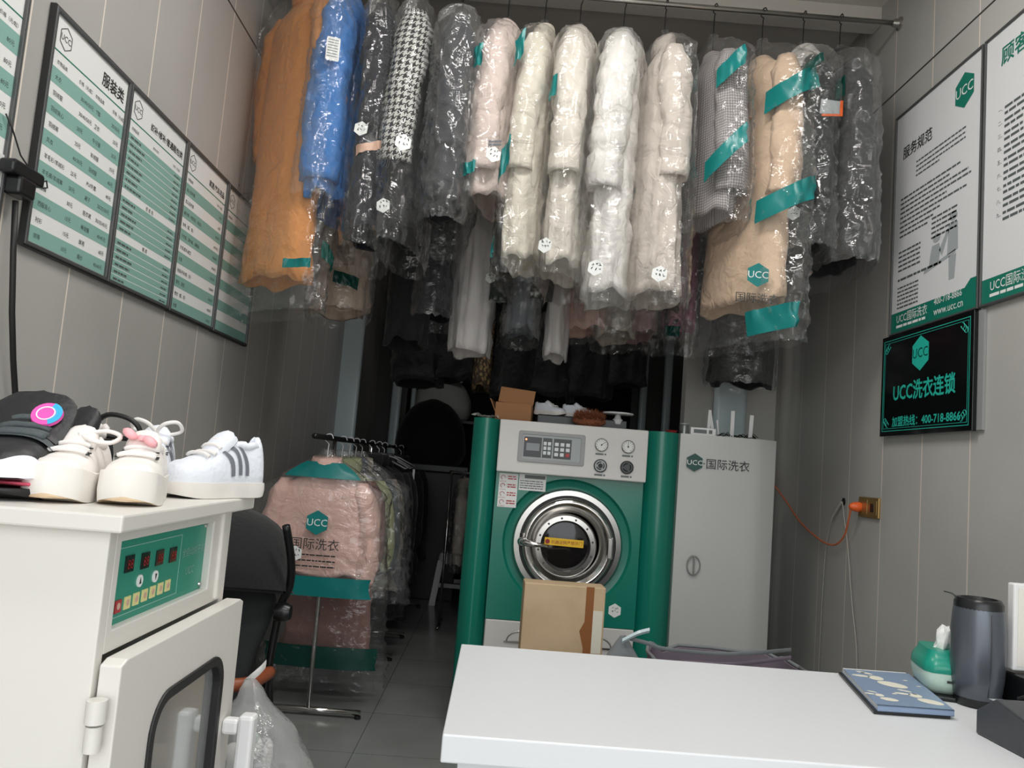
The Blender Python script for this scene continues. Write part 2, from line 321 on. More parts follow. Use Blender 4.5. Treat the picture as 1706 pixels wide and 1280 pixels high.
# ------------------------------------------------------------------ lettered boards on the left wall
UCC = 'UCC'
def outline_hex(mb, x, y, r, t, z):
    mb.ring(hexa(x, y, r), hexa(x, y, r-t), z, z+.0006)
def board(y0, y1, z0, z1, label, title, rows, kind):
    W, H = y1-y0, z1-z0
    t = thing('price_board', label, 'price board', (XL, y0, z0), ONLEFT, 'price boards along the left wall')
    fw = .012
    obj('frame', MB().ring([(0, 0), (W, 0), (W, H), (0, H)], [(fw, fw), (W-fw, fw), (W-fw, H-fw), (fw, H-fw)], .001, .022), 'frame_grey', t, bevel=.002)
    obj('backing_edge', MB().ring([(-.004, -.004), (W+.004, -.004), (W+.004, H+.004), (-.004, H+.004)], [(0, 0), (W, 0), (W, H), (0, H)], .001, .018), 'frame_dark', t)
    obj('sheet', MB().span((fw-.002, fw-.002, .002), (W-fw+.002, H-fw+.002, .012)), 'paper', t)
    z = .0128; st = MB(); tx = MB(); gm = MB(); sp = MB()
    top = H-.115
    outline_hex(tx, .075, H-.066, .036, .0022, z); tx.text(UCC, .075, H-.074, .026, z, 'CENTER')
    gm.span((fw, top-.004, .012), (W-fw, top, z)); 
    if title: tx.bold(title, W-.03, H-.092, .050 if len(title) < 5 else .031, z, 'RIGHT')
    if kind == 'two':
        for a, s in ((.045, '衣物品类'), (.17, '价格（元/起）'), (.27, '衣物品类'), (.385, '价格（元/起）')): tx.text(s, a, top-.038, .0145, z)
        n = len(rows); h = (top-.052-fw-.004)/n
        for i, r in enumerate(rows):
            yy = top-.052-(i+1)*h
            if i % 2 == 0: st.span((fw, yy, .012), (W-fw, yy+h, z-.0003))
            for a, s in zip((.045, .19, .285, W-.03), r): tx.text(s, a, yy+h*.3, .0175, z, 'RIGHT' if a > .4 else 'LEFT')
    elif kind == 'fine':
        tx.text('衣物品类', .045, top-.035, .014, z); tx.text('织补/修补', .22, top-.038, .012, z); tx.text('价格（元/起）', W-.03, top-.035, .012, z, 'RIGHT')
        n = 21; h = (top-.048-fw)/n
        for i in range(n):
            yy = top-.048-(i+1)*h
            if i in (8, 14): tx.text(('皮 皮 包', '鞋 类')[i == 14], W/2, yy+.004, .018, z, 'CENTER'); continue
            st.span((fw, yy+.0015, .012), (W-fw, yy+h-.0015, z-.0003))
            sp.bars(.045, yy+.007, .08+.05*((i*37) % 10)/10, .008, z); sp.bars(W-.085, yy+.007, .055, .006, z)
    else:
        tx.text('衣物品类', .045, top-.035, .014, z); tx.text('价格（元/起）', W-.03, top-.035, .012, z, 'RIGHT')
        n = len(rows); h = (top-.048-fw)/n
        for i, r in enumerate(rows):
            yy = top-.048-(i+1)*h
            if i % 2 == 0: st.span((fw, yy, .012), (W-fw, yy+h, z-.0003))
            tx.text(r[0], .045, yy+h*.3, .018, z); tx.text(r[1], W-.03, yy+h*.3, .016, z, 'RIGHT')
    obj('colour_stripes', st, 'stripe_green', t); obj('rule', gm, 'poster_green', t); obj('lettering', tx, 'ink', t)
    if sp.v: obj('fine_print', sp, 'small_print', t)
    return t
r1 = [('大衣', '30/40/50元', 'T恤', '20/30元'), ('羽绒服', '30/40/50元', '卫衣', '25元'), ('羽绒背心', '20元', '牛仔服', '25元'), ('羽绒裤', '25元', '羊绒服', '35元'), ('风衣', '40/30元', '羽绒服', '45元'),
      ('羊毛衫/羊绒衫', '25元', 'PU/外套', '40元'), ('羊毛裤/羊绒裤', '20元', '裙子', '20/25/50元'), ('西裤', '30元', '连衣裙', '30/35/45元'), ('西服背心', '15元', '棒球服', '40/45元'), ('衬衫', '15元', '旗袍', '60元'), ('领带', '10元', '婚纱', '40/60元')]
r0 = [('', '', '', '80元'), ('', '', '', '80元'), ('', '', '', '80元'), ('', '', '', '50元'), ('', '', '', '60元'), ('', '', '', '40元'), ('', '', '', '30元'), ('', '', '', '30元'), ('', '', '', '')]
r3 = [('单人四件套', '40元'), ('双人四件套', '40元'), ('被子套、电热毯、床(垫)', '40/60元'), ('台布（套、条）', '100/50元'), ('沙发套、罩巾被、榻榻米', '100/60元'), ('沙发(套布)被芯', '80/60元'), ('毛毯', '100/50元'), ('地毯(平米/套)（条）', '120/80元'), ('窗帘、座垫', '50/60元'), ('抱枕（套、条）', '40/80元'), ('地垫', '30/60元')]
board(1.62, 2.112, 1.904, 2.61, 'tall price board cut off at the left edge, before the others', '', r0, 'two')
board(2.232, 2.708, 1.904, 2.612, 'price board with two columns of prices headed by three large characters', '服装类', r1, 'two')
board(2.714, 3.222, 1.904, 2.612, 'price board of many fine green lines beside the two-column price board', '织补/修补/普通鞋包类', [], 'fine')
board(3.228, 3.722, 1.902, 2.612, 'price board for bedding and car goods with wide alternating stripes', '家居/汽车用品', r3, 'one')
board(3.728, 4.225, 1.900, 2.610, 'last price board of the row, half hidden by the tan coat', '', [('', '')]*11, 'one')

# socket, adapter and leads on the left wall
P = onX(28, 300, -1.385)
t = thing('power_adapter', 'black power adapter and plug in the wall socket by the price boards', 'adapter', P, ONLEFT)
obj('socket_plate', MB().prism(rrect(-.12, -.045, .0, .045, .006), -.014, .002), 'white_plastic', t, bevel=.002)
obj('plug_block', MB().prism(rrect(-.09, -.005, .055, .034, .012), .002, .045), 'black_plastic', t, bevel=.006)
obj('plug', MB().prism(rrect(-.06, -.055, .015, -.002, .012), .002, .05), 'black_plastic', t, bevel=.008)
lead = [(.05, .012, .03), (.085, .03, .03), (.09, .012, .032), (.06, .0, .034), (.0, .035, .03), (-.03, .06, .02), (-.06, .12, .008), (-.09, .15, .004)]
obj('thin_lead', MB().tube(lead, .0022, 6), 'black_rubber', t, smooth=180)
Q = [onX(26, 335, -1.36), onX(22, 420, -1.35), onX(20, 520, -1.35), onX(22, 600, -1.36), onX(28, 700, -1.37), onX(30, 800, -1.38), onX(28, 980, -1.38)]
tag(obj('mains_lead', MB().tube(Q, .008, 8), 'black_rubber', smooth=180), 'thick black cord hanging down the left wall from the adapter', 'cord')

# ------------------------------------------------------------------ posters, plaque, socket on the right wall
def rboard(y_far, y_near, z0, z1): return y_far-y_near, z1-z0
def figure(mb, x, y, s, z):
    # desk with two plain figures, one standing
    mb.add([(x-.105*s, y, z), (x+.11*s, y+.045*s, z), (x+.11*s, y+.065*s, z), (x-.105*s, y+.02*s, z)], [(0, 1, 2, 3)])
    for cx, cy, r in ((x-.02*s, y+.175*s, .026*s), (x+.09*s, y+.25*s, .026*s)):
        mb.add([(cx+r*cos(k*pi/8), cy+r*sin(k*pi/8), z) for k in range(16)], [tuple(range(16))])
    mb.add([(x-.07*s, y+.028*s, z), (x+.0*s, y+.043*s, z), (x+.01*s, y+.1*s, z), (x+.0*s, y+.14*s, z), (x-.05*s, y+.14*s, z), (x-.06*s, y+.1*s, z)], [(0, 1, 2, 3, 4, 5)])
    mb.add([(x+.0*s, y+.1*s, z), (x+.055*s, y+.2*s, z), (x+.065*s, y+.18*s, z), (x+.02*s, y+.06*s, z)], [(0, 1, 2, 3)])
    mb.add([(x+.06*s, y+.21*s, z), (x+.12*s, y+.21*s, z), (x+.125*s, y+.06*s, z), (x+.055*s, y+.05*s, z)], [(0, 3, 2, 1)])
    mb.add([(x+.065*s, y+.04*s, z), (x+.115*s, y+.04*s, z), (x+.105*s, y-.09*s, z), (x+.07*s, y-.09*s, z)], [(0, 3, 2, 1)])
def poster(y_far, y_near, label, title, first):
    W = y_far-y_near; H = 1.088
    t = thing('rules_poster', label, 'poster', (XR, y_far, 2.14), ONRIGHT, 'rules posters on the right wall')
    obj('frame', MB().ring([(0, 0), (W, 0), (W, H), (0, H)], [(.009, .009), (W-.009, .009), (W-.009, H-.009), (.009, H-.009)], .001, .02), 'frame_grey', t, bevel=.002)
    obj('sheet', MB().span((.007, .007, .002), (W-.007, H-.007, .012)), 'pale_paper', t)
    z = .0126; g = MB(); k = MB(); wv = MB(); ic = MB(); tt = MB()
    a = .105
    g.add([(.009, .009, z), (W-.009, .009, z), (W-.009, a+.03, z), (W-.06, a+.03, z), (W-.10, a, z), (.009, a, z)], [tuple(range(6))])
    wv.text('UCC国际洗衣', .06, .055, .05, z+.0006, sx=.9); wv.bars(.06, .030, .26, .012, z+.0006)
    if first:
        g.prism(hexa(W-.135, H-.13, .078), z, z+.0006); wv.text(UCC, W-.135, H-.15, .062, z+.0012, 'CENTER')
        tt.bold(title, .07, H-.235, .066, z)
        wv.text('400-718-8866', W-.33, .078, .042, z+.0006, sx=.9); wv.text('www.ucc.cn', W-.33, .032, .048, z+.0006, sx=.95)
        for i in range(4): k.bars(.2, H-.30-i*.022, .40-(.2 if i == 3 else 0), .008, z)
        for i in range(9): k.bars(.065, H-.44-i*.023, (.5, .42, .56, .58, .4, .55, .35, .3, .25)[i], .009, z)
        for i in range(5): k.bars(.06, H-.70-i*.022, .2, .009, z); k.bars(.35, H-.62-i*.022, .2, .009, z)
        k.bars(.06, H-.835, .38, .011, z)
        for i in range(6): k.bars(.06, H-.872-i*.019, .19, .008, z)
        fg = MB(); figure(fg, 0, 0, .8, 0); ic.add([(W-.30+x*1.45, .235+y*1.0, z) for x, y, q in fg.v], fg.f)
    else:
        g.bold(title, .1, H-.15, .082, z)
        for i, nm in enumerate('一二三四五六七八九'):
            yy = H-.34-i*.052; tt.text(nm+'、', .09, yy, .02, z); k.bars(.13, yy+.002, W-.16, .011, z); k.bars(.13, yy-.022, W-.2, .011, z)
    obj('green_print', g, 'poster_green', t)
    obj('fine_print', k, 'small_print', t); obj('lettering', tt, 'ink', t); obj('white_lettering', wv, 'white_print', t)
    if first: obj('picture', ic, 'icon_grey', t)
poster(3.79, 3.072, 'rules poster with grey desk figures above the black plaque', '服务规范', True)
poster(3.062, 2.35, 'rules poster for customers cut off by the right edge', '顾客须知', False)
t = thing('shop_plaque', 'black glossy plaque with green lettering hung below the poster', 'plaque', (XR, 3.825, 1.66), ONRIGHT)
W, H = .755, .475
obj('panel', MB().span((0, 0, .012), (W, H, .03)), 'plaque_black', t, bevel=.002); obj('backing', MB().span((.004, .004, .001), (W+.035, H-.004, .012)), 'grey_plastic', t)
g = MB(); z = .0306
g.prism(hexa(W/2-.02, H-.118, .078), z, z+.001)
g.bold('UCC洗衣连锁', W/2, H*.345, .092, z, 'CENTER', .92); g.bold('加盟热线：400-718-8866', W/2+.02, .045, .05, z, 'CENTER', 1.05)
for d, th in ((.022, .003), (.034, .0018)): g.ring([(d, d), (W-d, d), (W-d, H-d), (d, H-d)], [(d+th, d+th), (W-d-th, d+th), (W-d-th, H-d-th), (d+th, H-d-th)], z, z+.0005)
for cx, sx_ in ((.05, 1), (W-.05, -1)):
    for cy, sy in ((.05, 1), (H-.05, -1)):
        for k in range(3): g.tube([(cx+sx_*(.012*k+.012*cos(q*pi/5)), cy+sy*(.022-.01*k+.012*sin(q*pi/5)), z+.0005) for q in range(9)], .0016, 4)
obj('lettering', g, 'plaque_teal', t)
o = MB().text(UCC, W/2-.02, H-.137, .062, z+.0016, 'CENTER'); obj('emblem_lettering', o, 'dark_teal_print', t)
t = thing('wall_socket', 'brass double wall socket on the right wall panels', 'socket', (XR, 4.065, 1.268), ONRIGHT)
obj('plate', MB().prism(rrect(0, 0, .215, .1, .006), .001, .012), 'gold_plate', t, bevel=.003)
for k in range(2): obj('socket_face', MB().prism(rrect(.015+.1*k, .012, .1+.1*k, .088, .006), .012, .014), 'gold_plate', t, bevel=.001)
obj('rocker', MB().prism(rrect(.14, .03, .17, .07, .004), .014, .018), 'black_plastic', t)
p0 = Vector((XR, 4.04, 1.315))
t = thing('orange_plug', 'orange plug and cord running from the brass socket behind the machine', 'power cord', p0)
obj('plug', MB().lathe([(.024, 0), (.026, .015), (.02, .04), (.008, .055)], 16, Matrix.Translation((-.014, 0, 0)) @ Matrix.Rotation(R(-90), 4, 'Y')), 'orange_plastic', t, smooth=50)
pts = [(-.06, 0, -.005), (-.05, .04, -.06), (-.03, .14, -.16), (-.03, .26, -.215), (-.03, .45, -.205), (-.03, .75, -.13), (-.03, 1.05, -.0), (-.05, 1.3, .1), (-.2, 1.45, .14)]
def smooth_pts(P, n=6):
    P = [Vector(p) for p in P]; out = []
    for i in range(len(P)-1):
        a, b, c, d = P[max(i-1, 0)], P[i], P[i+1], P[min(i+2, len(P)-1)]
        for k in range(n):
            t = k/n; out.append(.5*((2*b)+(-a+c)*t+(2*a-5*b+4*c-d)*t*t+(-a+3*b-3*c+d)*t**3))
    return out+[P[-1]]
obj('cord', MB().tube(smooth_pts(pts), .005, 6), 'orange_cord', t, smooth=180)
hole = onX(1405, 836, XR-.004)
t = thing('white_cable', 'thin white cable coming out of a hole in the right wall', 'cable', hole)
obj('hole_rim', MB().lathe([(.02, 0), (.02, .003)], 12, Matrix.Rotation(R(90), 4, 'Y')), 'black_plastic', t)
obj('connector', MB().tube([(-.01, 0, -.005), (-.012, .03, -.03), (-.014, .1, -.09)], [.006, .009, .008], 8), 'cord_white', t, smooth=60)
obj('short_cord', MB().tube(smooth_pts([(-.014, .1, -.09), (-.01, .16, -.2), (-.01, .19, -.36), (-.01, .21, -.9), (-.01, .2, -1.3)]), .002, 6), 'cord_white', t, smooth=180)
obj('long_cord', MB().tube(smooth_pts([(-.006, 0, 0), (-.014, -.05, -.08), (-.01, -.1, -.24), (-.01, -.17, -.5), (-.01, -.24, -.72), (-.01, -.26, -1.0), (-.01, -.27, -1.3)]), .003, 6), 'cord_white', t, smooth=180)

A, B = onX(1573, 985, XR), onX(1606, 1000, XR)
tag(obj('scratch', MB().tube([A, A.lerp(B, .4)+Vector((0, 0, .006)), A.lerp(B, .7)], .0022, 5).tube([A.lerp(B, .55), A.lerp(B, .8)+Vector((0, 0, .004)), B], .003, 5), 'small_print'), 'short dark scratch on the right wall above the speaker', 'scratch')
# ------------------------------------------------------------------ rails
ROD_Y, ROD_Z, ROD2_Y, ROD3_Y = 3.82, 3.742, 4.86, 6.3
def rail(y, z, x0, x1, label, name='hanging_rail'):
    t = thing(name, label, 'rail', (x0, y, z))
    obj('bar', MB().tube([(0, 0, 0), (x1-x0, 0, 0)], .0125, 14), 'brushed_steel', t, smooth=180)
    for xx, s in ((0, 1), (x1-x0, -1)):
        obj('flange', MB().lathe([(.034, 0), (.034, .006), (.022, .012), (.018, .04)], 20, Matrix.Translation((xx, 0, 0)) @ Matrix.Rotation(R(90)*s, 4, 'Y')), 'brushed_steel', t, smooth=40)
    return t
rail(ROD_Y, ROD_Z, XL, XR, 'steel clothes rail across the shop carrying the front row of garments')
rail(ROD2_Y, ROD_Z, XL, XR, 'second steel clothes rail behind the front row of garments')
rail(ROD3_Y, 3.62, XL, XR, 'rear rail carrying the dark clothes at the back')

# ------------------------------------------------------------------ garments
def sq(c, e): return math.copysign(abs(c)**e, c)
class G:                     # one garment on a hanger, local z = 0 on the rail, local -y = near sleeve
    def __init__(s, L, sh=.2, tx=.09, txh=None, flare=.03, neck=.25, swing=0, puff=0, seed=0, fold=1.0, ysw=0):
        s.L, s.sh, s.tx, s.txh, s.flare, s.neck, s.swing, s.puff, s.seed, s.fold, s.ysw = L, sh, tx, txh or tx, flare, neck, swing, puff, seed, fold, ysw
    def hw(s, d): T = max(.001, s.L-s.neck); return lerp(.05, s.sh, sm(d/.13)) + s.flare*max(0, d)/T
    def ht(s, d): T = max(.001, s.L-s.neck); return lerp(.035, lerp(s.tx, s.txh, d/T), sm(d/.16))
    def cx(s, d): return s.swing*sm(max(0, d)/max(.1, s.L-s.neck))
    def body(s, n=40, m=30):
        rings = []; uv = []
        for i in range(m+1):
            d = (s.L-s.neck)*i/m; z = -s.neck-d; t = i/m; a_, b_ = s.ht(d), s.hw(d)
            q = 1+s.puff*.55*(abs(sin(pi*d/.15))**.45-.62) if s.puff else 1
            r = []
            for j in range(n):
                a = 2*pi*j/n
                f = 1+s.fold*(.03+.11*t)*nz(cos(a)*2.2+s.seed*3.1, sin(a)*2.2, d*1.6) + s.fold*(.03+.10*t)*nz(cos(a)*3.4+s.seed, sin(a)*3.4, d*.9+s.seed*2) + s.fold*.12*(.5-2*abs(nz(cos(a)*2.2+d*3, sin(a)*2.2+s.seed, d*5)))
                r.append((s.cx(d)+a_*q*f*sq(cos(a), .8), b_*f*sq(sin(a), .8), z+(.018+.03*s.fold)*t**4*nz(cos(a)*1.5, sin(a)*1.5+s.seed, 3))); uv.append((a/(2*pi)*.9, d))
            rings.append(r)
        d = s.L-s.neck; last = rings[-1]; c = s.cx(d)
        rings.append([(c+(p[0]-c)*.86, p[1]*.9, p[2]+.004) for p in last]); rings.append([(c+(p[0]-c)*.8, p[1]*.86, p[2]+.09) for p in last]); uv += uv[-n:]*2
        return MB().loft(rings, uvs=uv)
    def sleeve(s, side, ln=.62, r=.062, r1=None, dx=0, n=18, m=26, bow=.03):
        r1 = r1 or r*.85; rings = []; uv = []
        for i in range(m+1):
            t = i/m; d = ln*t; z = -s.neck-.065-d
            rr = lerp(r, r1, t)*(lerp(.55, 1, sm(t/.14)))
            if s.puff: rr *= 1+s.puff*.8*(abs(sin(pi*(d+.03)/.15))**.45-.62)
            y = side*(s.sh-.028+bow*sin(pi*t*.8)+.02*t); x = dx*sm(t)+s.cx(d)*.6
            row = []
            for j in range(n):
                a = 2*pi*j/n; k = 1+.17*nz(cos(a)*1.8+s.seed, sin(a)*1.8, d*6+side*5)+.16*(.6-2*abs(nz(cos(a)*2.4+d*5, sin(a)*2.4+s.seed, d*9)))-.03
                row.append((x+rr*k*1.12*cos(a), y+rr*k*sin(a), z)); uv.append((a/(2*pi)*.52, d))
            rings.append(row)
        c = [sum(p[k] for p in rings[-1])/n for k in range(3)]; last = rings[-1]
        rings.append([(c[0]+(p[0]-c[0])*.8, c[1]+(p[1]-c[1])*.8, p[2]+.002) for p in last]); rings.append([(c[0]+(p[0]-c[0])*.7, c[1]+(p[1]-c[1])*.7, p[2]+.05) for p in last]); uv += uv[-n:]*2
        return MB().loft(rings, uvs=uv)
    def bagpt(s, a, z, o=0):  # surface of the plastic cover: a = angle, z = distance under the rail
        top = s.neck-.10; d = z-s.neck
        k = sm((z-top)/.16)
        hx = lerp(.022, s.ht(max(d, .1))+.032+s.bx, k); hy = lerp(.03, s.hw(max(d, .06))+s.by, k)
        e = max(0, z-s.L+.03); hx *= 1-.25*sm(e/.25)
        f = 1+(.02+.045*k)*nz(cos(a)*2.5+s.seed*7, sin(a)*2.5, z*3)+.03*k*nz(cos(a)*5, sin(a)*5+s.seed, z*11)+.05*sm(e/.1)*nz(cos(a)*7, sin(a)*7, z*20+s.seed)
        c_ = 1-abs(nz(a*2.2+z*5+s.seed, z*9-a*1.5, s.seed*2.))*5; c2 = 1-abs(nz(a*1.3-z*3, z*6+a*3, s.seed*5.))*5
        f += .05*k*(max(0, c_)+.7*max(0, c2))
        return Vector((s.cx(d)+(hx*f+o)*sq(cos(a), .85), (hy*f+o)*sq(sin(a), .85), -z))
    def bag(s, Lb, by=.085, bx=0, n=80, m=100):
        s.by, s.bx, s.Lb = by, bx, Lb; top = s.neck-.10
        rings = [[s.bagpt(2*pi*j/n, lerp(top, Lb, i/m)) + Vector((0, 0, .02*nz(j*.9, s.seed, 1) if i == m else 0)) for j in range(n)] for i in range(m+1)]
        return MB().loft(rings, True, False)
    def band(s, a0, a1, z0, z1, slant=0, n=16, m=4):
        rings = []
        for i in range(m+1):
            rings.append([s.bagpt(R(lerp(a0, a1, j/n)), lerp(z0, z1, i/m)+slant*j/n, .0025) for j in range(n+1)])
        return MB().loft(rings, False, False, closed=False)
def hook(mb, neck, z0=0):
    mb.tube(smooth_pts([(.004, -.021, .0), (.004, -.012, .019), (.004, .006, .022), (.004, .021, .009), (.004, .017, -.014), (.004, 0, -.03), (0, 0, -.06), (0, 0, -neck-.01)], 4), .0028, 6)
    return mb
def writing(mb, seed, s=1.0, z=0):
    rnd = random.Random(seed)
    for row in range(2):
        for k in range(3):
            x = -.014+k*.012; y = .007-row*.016
            P = [(x+rnd.uniform(0, .009), y+rnd.uniform(0, .011)) for _ in range(4)]
            for (a, b), (c, d) in zip(P, P[1:]):
                l = max(1e-4, sqrt((c-a)**2+(d-b)**2)); nx, ny = -(d-b)/l*.0009, (c-a)/l*.0009
                mb.add([(s*(a+nx), s*(b+ny), z), (s*(a-nx), s*(b-ny), z), (s*(c-nx), s*(d-ny), z), (s*(c+nx), s*(d+ny), z)], [(0, 1, 2, 3)])
def hangtag(root, p, rz=0, s=1.0, seed=1, tilt=0):
    mx = Matrix.Translation(p) @ Matrix.Rotation(rz, 4, 'Z') @ Matrix.Rotation(R(90), 4, 'X') @ Matrix.Rotation(tilt, 4, 'Z')
    o = obj('paper_tag', MB().prism(hexa(0, 0, .034*s), 0, .0012, mx), 'white_print', root)
    w = MB(); writing(w, seed, s*1.25, .0022); obj('handwriting', MB().add(w.v, w.f, None, mx), 'ink', o)
def garment(name, label, x, y, z, g, material, sl=None, bag=None, bands=(), tags=(), rz=0, cat='garment', group=None, collar=None, extra=None, sleeve_mat=None, bagmat='bag', hookmat='black_metal'):
    t = thing(name, label, cat, (x, y, z), rz, group)
    obj('body', g.body(), material, t, smooth=180)
    if sl:
        for side in (-1, 1): obj('sleeve', g.sleeve(side, **sl), sleeve_mat or material, t, smooth=180)
    if collar == 'collar':
        rings = []
        for i in range(6):
            zz = -g.neck-.03+.085*i/5; k = 1+.12*sin(pi*i/5)
            rings.append([(.052*k*cos(2*pi*j/18), .075*k*sin(2*pi*j/18), zz+.012*cos(2*pi*j/18)) for j in range(18)])
        obj('collar', MB().loft(rings), material, t, smooth=180)
    elif collar:
        mt = material if collar == 'hood' else collar
        rings = []
        for i in range(11):
            u = i/10; k = sin(pi*(.12+.8*u)); zz = -g.neck+.06-.26*u
            rings.append([((.02+.085*k)*cos(2*pi*j/20)*(1+.12*nz(j*.6, u*4, g.seed)), (.04+.12*k)*sin(2*pi*j/20)*(1+.12*nz(j*.6, u*4, g.seed+2)), zz) for j in range(20)])
        obj('hood', MB().loft(rings), mt, t, smooth=180)
    obj('hanger_hook', hook(MB(), g.neck), hookmat, t, smooth=180)
    if bag:
        if sl and 'by' not in bag: bag = dict(bag, by=.04+1.3*sl['r'])
        obj('plastic_cover', g.bag(**bag), bagmat, t, smooth=180)
        for b in bands:
            mt = b[5] if len(b) > 5 else 'teal_print'
            obj('printed_band', g.band(*b[:5]), mt, t, smooth=180)
        for k, tg in enumerate(tags):       # (angle, depth, scale)
            p = g.bagpt(R(tg[0]), tg[1], .006); hangtag(t, p, R(tg[0]+90), tg[2] if len(tg) > 2 else 1, int(x*100)+k, .2*k-.1)
    if extra: extra(t, g)
    return t
FR = 'front row of garments on the steel rail'
Y, Z = ROD_Y, ROD_Z
S = lambda ln=.62, r=.062, r1=None, dx=0, **k: dict(ln=ln, r=r, r1=r1, dx=dx, **k)
# 1 tan coat against the left wall, turned to show its back panel
garment('long_coat', 'long tan coat in plastic against the left wall, first of the front row', -1.14, Y-.02, Z, G(1.58, .2, .085, .10, .05, neck=.15, seed=1, swing=.0, fold=.7), 'tan', S(.72, .075, .066, dx=.03, bow=.085), dict(Lb=1.74), [(268, 300, 1.42, 1.50, .05, 'dark_teal_print'), (215, 250, 1.52, 1.56, .0)], rz=R(46), group=FR, collar='collar')
def drawcord(t, g):
    obj('drawcord', MB().tube(smooth_pts([(.03, -.2, -1.16), (.032, -.235, -1.22), (.04, -.238, -1.31), (.05, -.235, -1.25)]), .003, 6), 'black_rubber', t, smooth=180)
    mx = Matrix.Translation((.03, -.335, -.55)) @ Matrix.Rotation(R(18), 4, 'Z') @ Matrix.Rotation(R(90), 4, 'X')
    o = obj('care_slip', MB().prism(rrect(-.03, -.055, .03, .055, .006), 0, .001, mx), 'white_print', t); b = MB()
    for k in range(7): b.bars(-.024, .04-k*.013, .045, .004, .0018)
    obj('print', MB().add(b.v, b.f, None, mx), 'soft_ink', o)
garment('padded_jacket', 'bright blue padded jacket in plastic beside the tan coat', -.93, Y, Z, G(1.2, .21, .085, .10, .04, neck=.17, seed=2, puff=.14), 'blue', S(.90, .082, .08), dict(Lb=1.24), [], group=FR, collar='hood', extra=drawcord)
garment('dark_coat', 'navy coat in shiny plastic between the blue jacket and the houndstooth coat', -.735, Y, Z, G(1.32, .2, .075, .09, .04, neck=.17, seed=3), 'navy', S(.62, .062), dict(Lb=1.44), [(255, 300, 1.0, 1.04, -.05, 'tan_print')], [(262, .92)], rz=R(4), group=FR)
garment('houndstooth_coat', 'black and white houndstooth coat over dark lining in plastic', -.555, Y, Z, G(1.30, .2, .07, .08, .03, neck=.19, seed=4), 'blackc', S(.76, .082, .066, dx=-.03), dict(Lb=1.42), [], [(285, .98, 1.15), (262, 1.27)], rz=R(-3), group=FR, sleeve_mat='houndstooth')
garment('dark_jacket', 'dark slate jacket in loose glossy plastic left of the blush jacket', -.365, Y, Z, G(1.14, .21, .085, .1, .05, neck=.2, seed=5), 'slate', S(.66, .07), dict(Lb=1.3, bx=.015), [], rz=R(3), group=FR, bagmat='bag_hazy')
def flap(t, g):
    obj('pocket_stripes', MB().span((.02, -.272, -.9), (.08, -.268, -.89)).span((.02, -.272, -.915), (.08, -.268, -.905)), 'stripe_grey', t)
garment('down_jacket', 'blush white down jacket with a striped pocket, hem above the others', -.135, Y, Z, G(1.12, .2, .085, .09, .03, seed=6, puff=.1), 'blush', S(.70, .068, .06, dx=-.02), dict(Lb=1.16), [(238, 262, .47, .57, -.01), (236, 268, 1.03, 1.09, -.01)], [(295, .98, 1.1)], group=FR, collar='hood', rz=R(-11), extra=flap)
garment('coat', 'plain cream coat in plastic with slanted teal print, left of the cream puffer', .05, Y, Z, G(1.40, .2, .07, .085, .05, seed=7, fold=.8, swing=-.02), 'cream', S(.68, .064, .055, dx=-.02), dict(Lb=1.52), [(238, 262, .42, .54, -.06), (232, 258, .96, 1.1, -.08), (225, 240, 1.36, 1.44, -.02)], group=FR, rz=R(-12), collar='collar')
garment('puffer_coat', 'cream puffer coat with a white tag low on its plastic, beside the plain cream coat', .225, Y, Z, G(1.42, .2, .08, .085, .03, seed=8, puff=.14), 'ivory', S(.68, .072, .066), dict(Lb=1.50), [(228, 250, .58, .68, -.02)], [(255, 1.38, 1.05)], rz=R(-10), group=FR, collar='hood')
garment('puffer_coat', 'white quilted puffer coat with the plumpest sleeve, in the middle of the front row', .445, Y, Z, G(1.54, .205, .095, .11, .03, seed=9, puff=.3), 'snow', S(.74, .082, .07, dx=-.03), dict(Lb=1.62), [], [(262, 1.47, 1.1)], rz=R(-10), group=FR, collar='hood')
garment('puffer_coat', 'oatmeal puffer coat with a crumpled hem, right of the white quilted puffer', .65, Y, Z, G(1.52, .2, .085, .115, .04, seed=10, puff=.24), 'oat', S(.66, .066, .062, dx=.02), dict(Lb=1.6), [], [(248, 1.47, 1.1)], group=FR, collar='collar', rz=R(8))
garment('checked_coat', 'grey finely checked coat in plastic with slanted teal bands', .895, Y, Z, G(1.10, .2, .065, .075, .03, seed=11, fold=.5), 'checked', S(.70, .072, .066, dx=.02), dict(Lb=1.2), [(215, 262, .44, .54, -.08), (205, 268, .88, .98, -.14)], group=FR, rz=R(15), sleeve_mat='checked')
def emblem(t, g):
    mx = Matrix.Translation((-.165, -.245, -1.42)) @ Matrix.Rotation(R(-24), 4, 'Z') @ Matrix.Rotation(R(90), 4, 'X')
    o = obj('printed_emblem', MB().prism(hexa(0, 0, .055), 0, .001, mx), 'teal_print', t)
    obj('emblem_lettering', MB().text(UCC, 0, -.014, .045, .0016, 'CENTER', mx=mx), 'white_print', o)
    obj('printed_lettering', MB().text('国际洗衣', 0, -.125, .05, .001, 'CENTER', mx=mx), 'ink', t)
    for k in range(6): obj('button', MB().lathe([(.012, 0), (.012, .006), (.006, .008)], 14, Matrix.Translation((-.088, -.045-.004*k, -.60-.13*k)) @ Matrix.Rotation(R(-90), 4, 'Y')), 'skin_leather', t, smooth=50)
garment('long_coat', 'long camel coat with buttons in plastic printed with a teal emblem', 1.14, Y, Z, G(1.52, .21, .075, .09, .06, seed=12, swing=-.05, fold=.5), 'camel', S(.70, .07, .07, dx=.0), dict(Lb=1.72), [(205, 285, .52, .63, -.10), (205, 285, 1.06, 1.17, -.10), (200, 262, 1.58, 1.69, -.03)], group=FR, rz=R(24), extra=emblem, bagmat='bag')
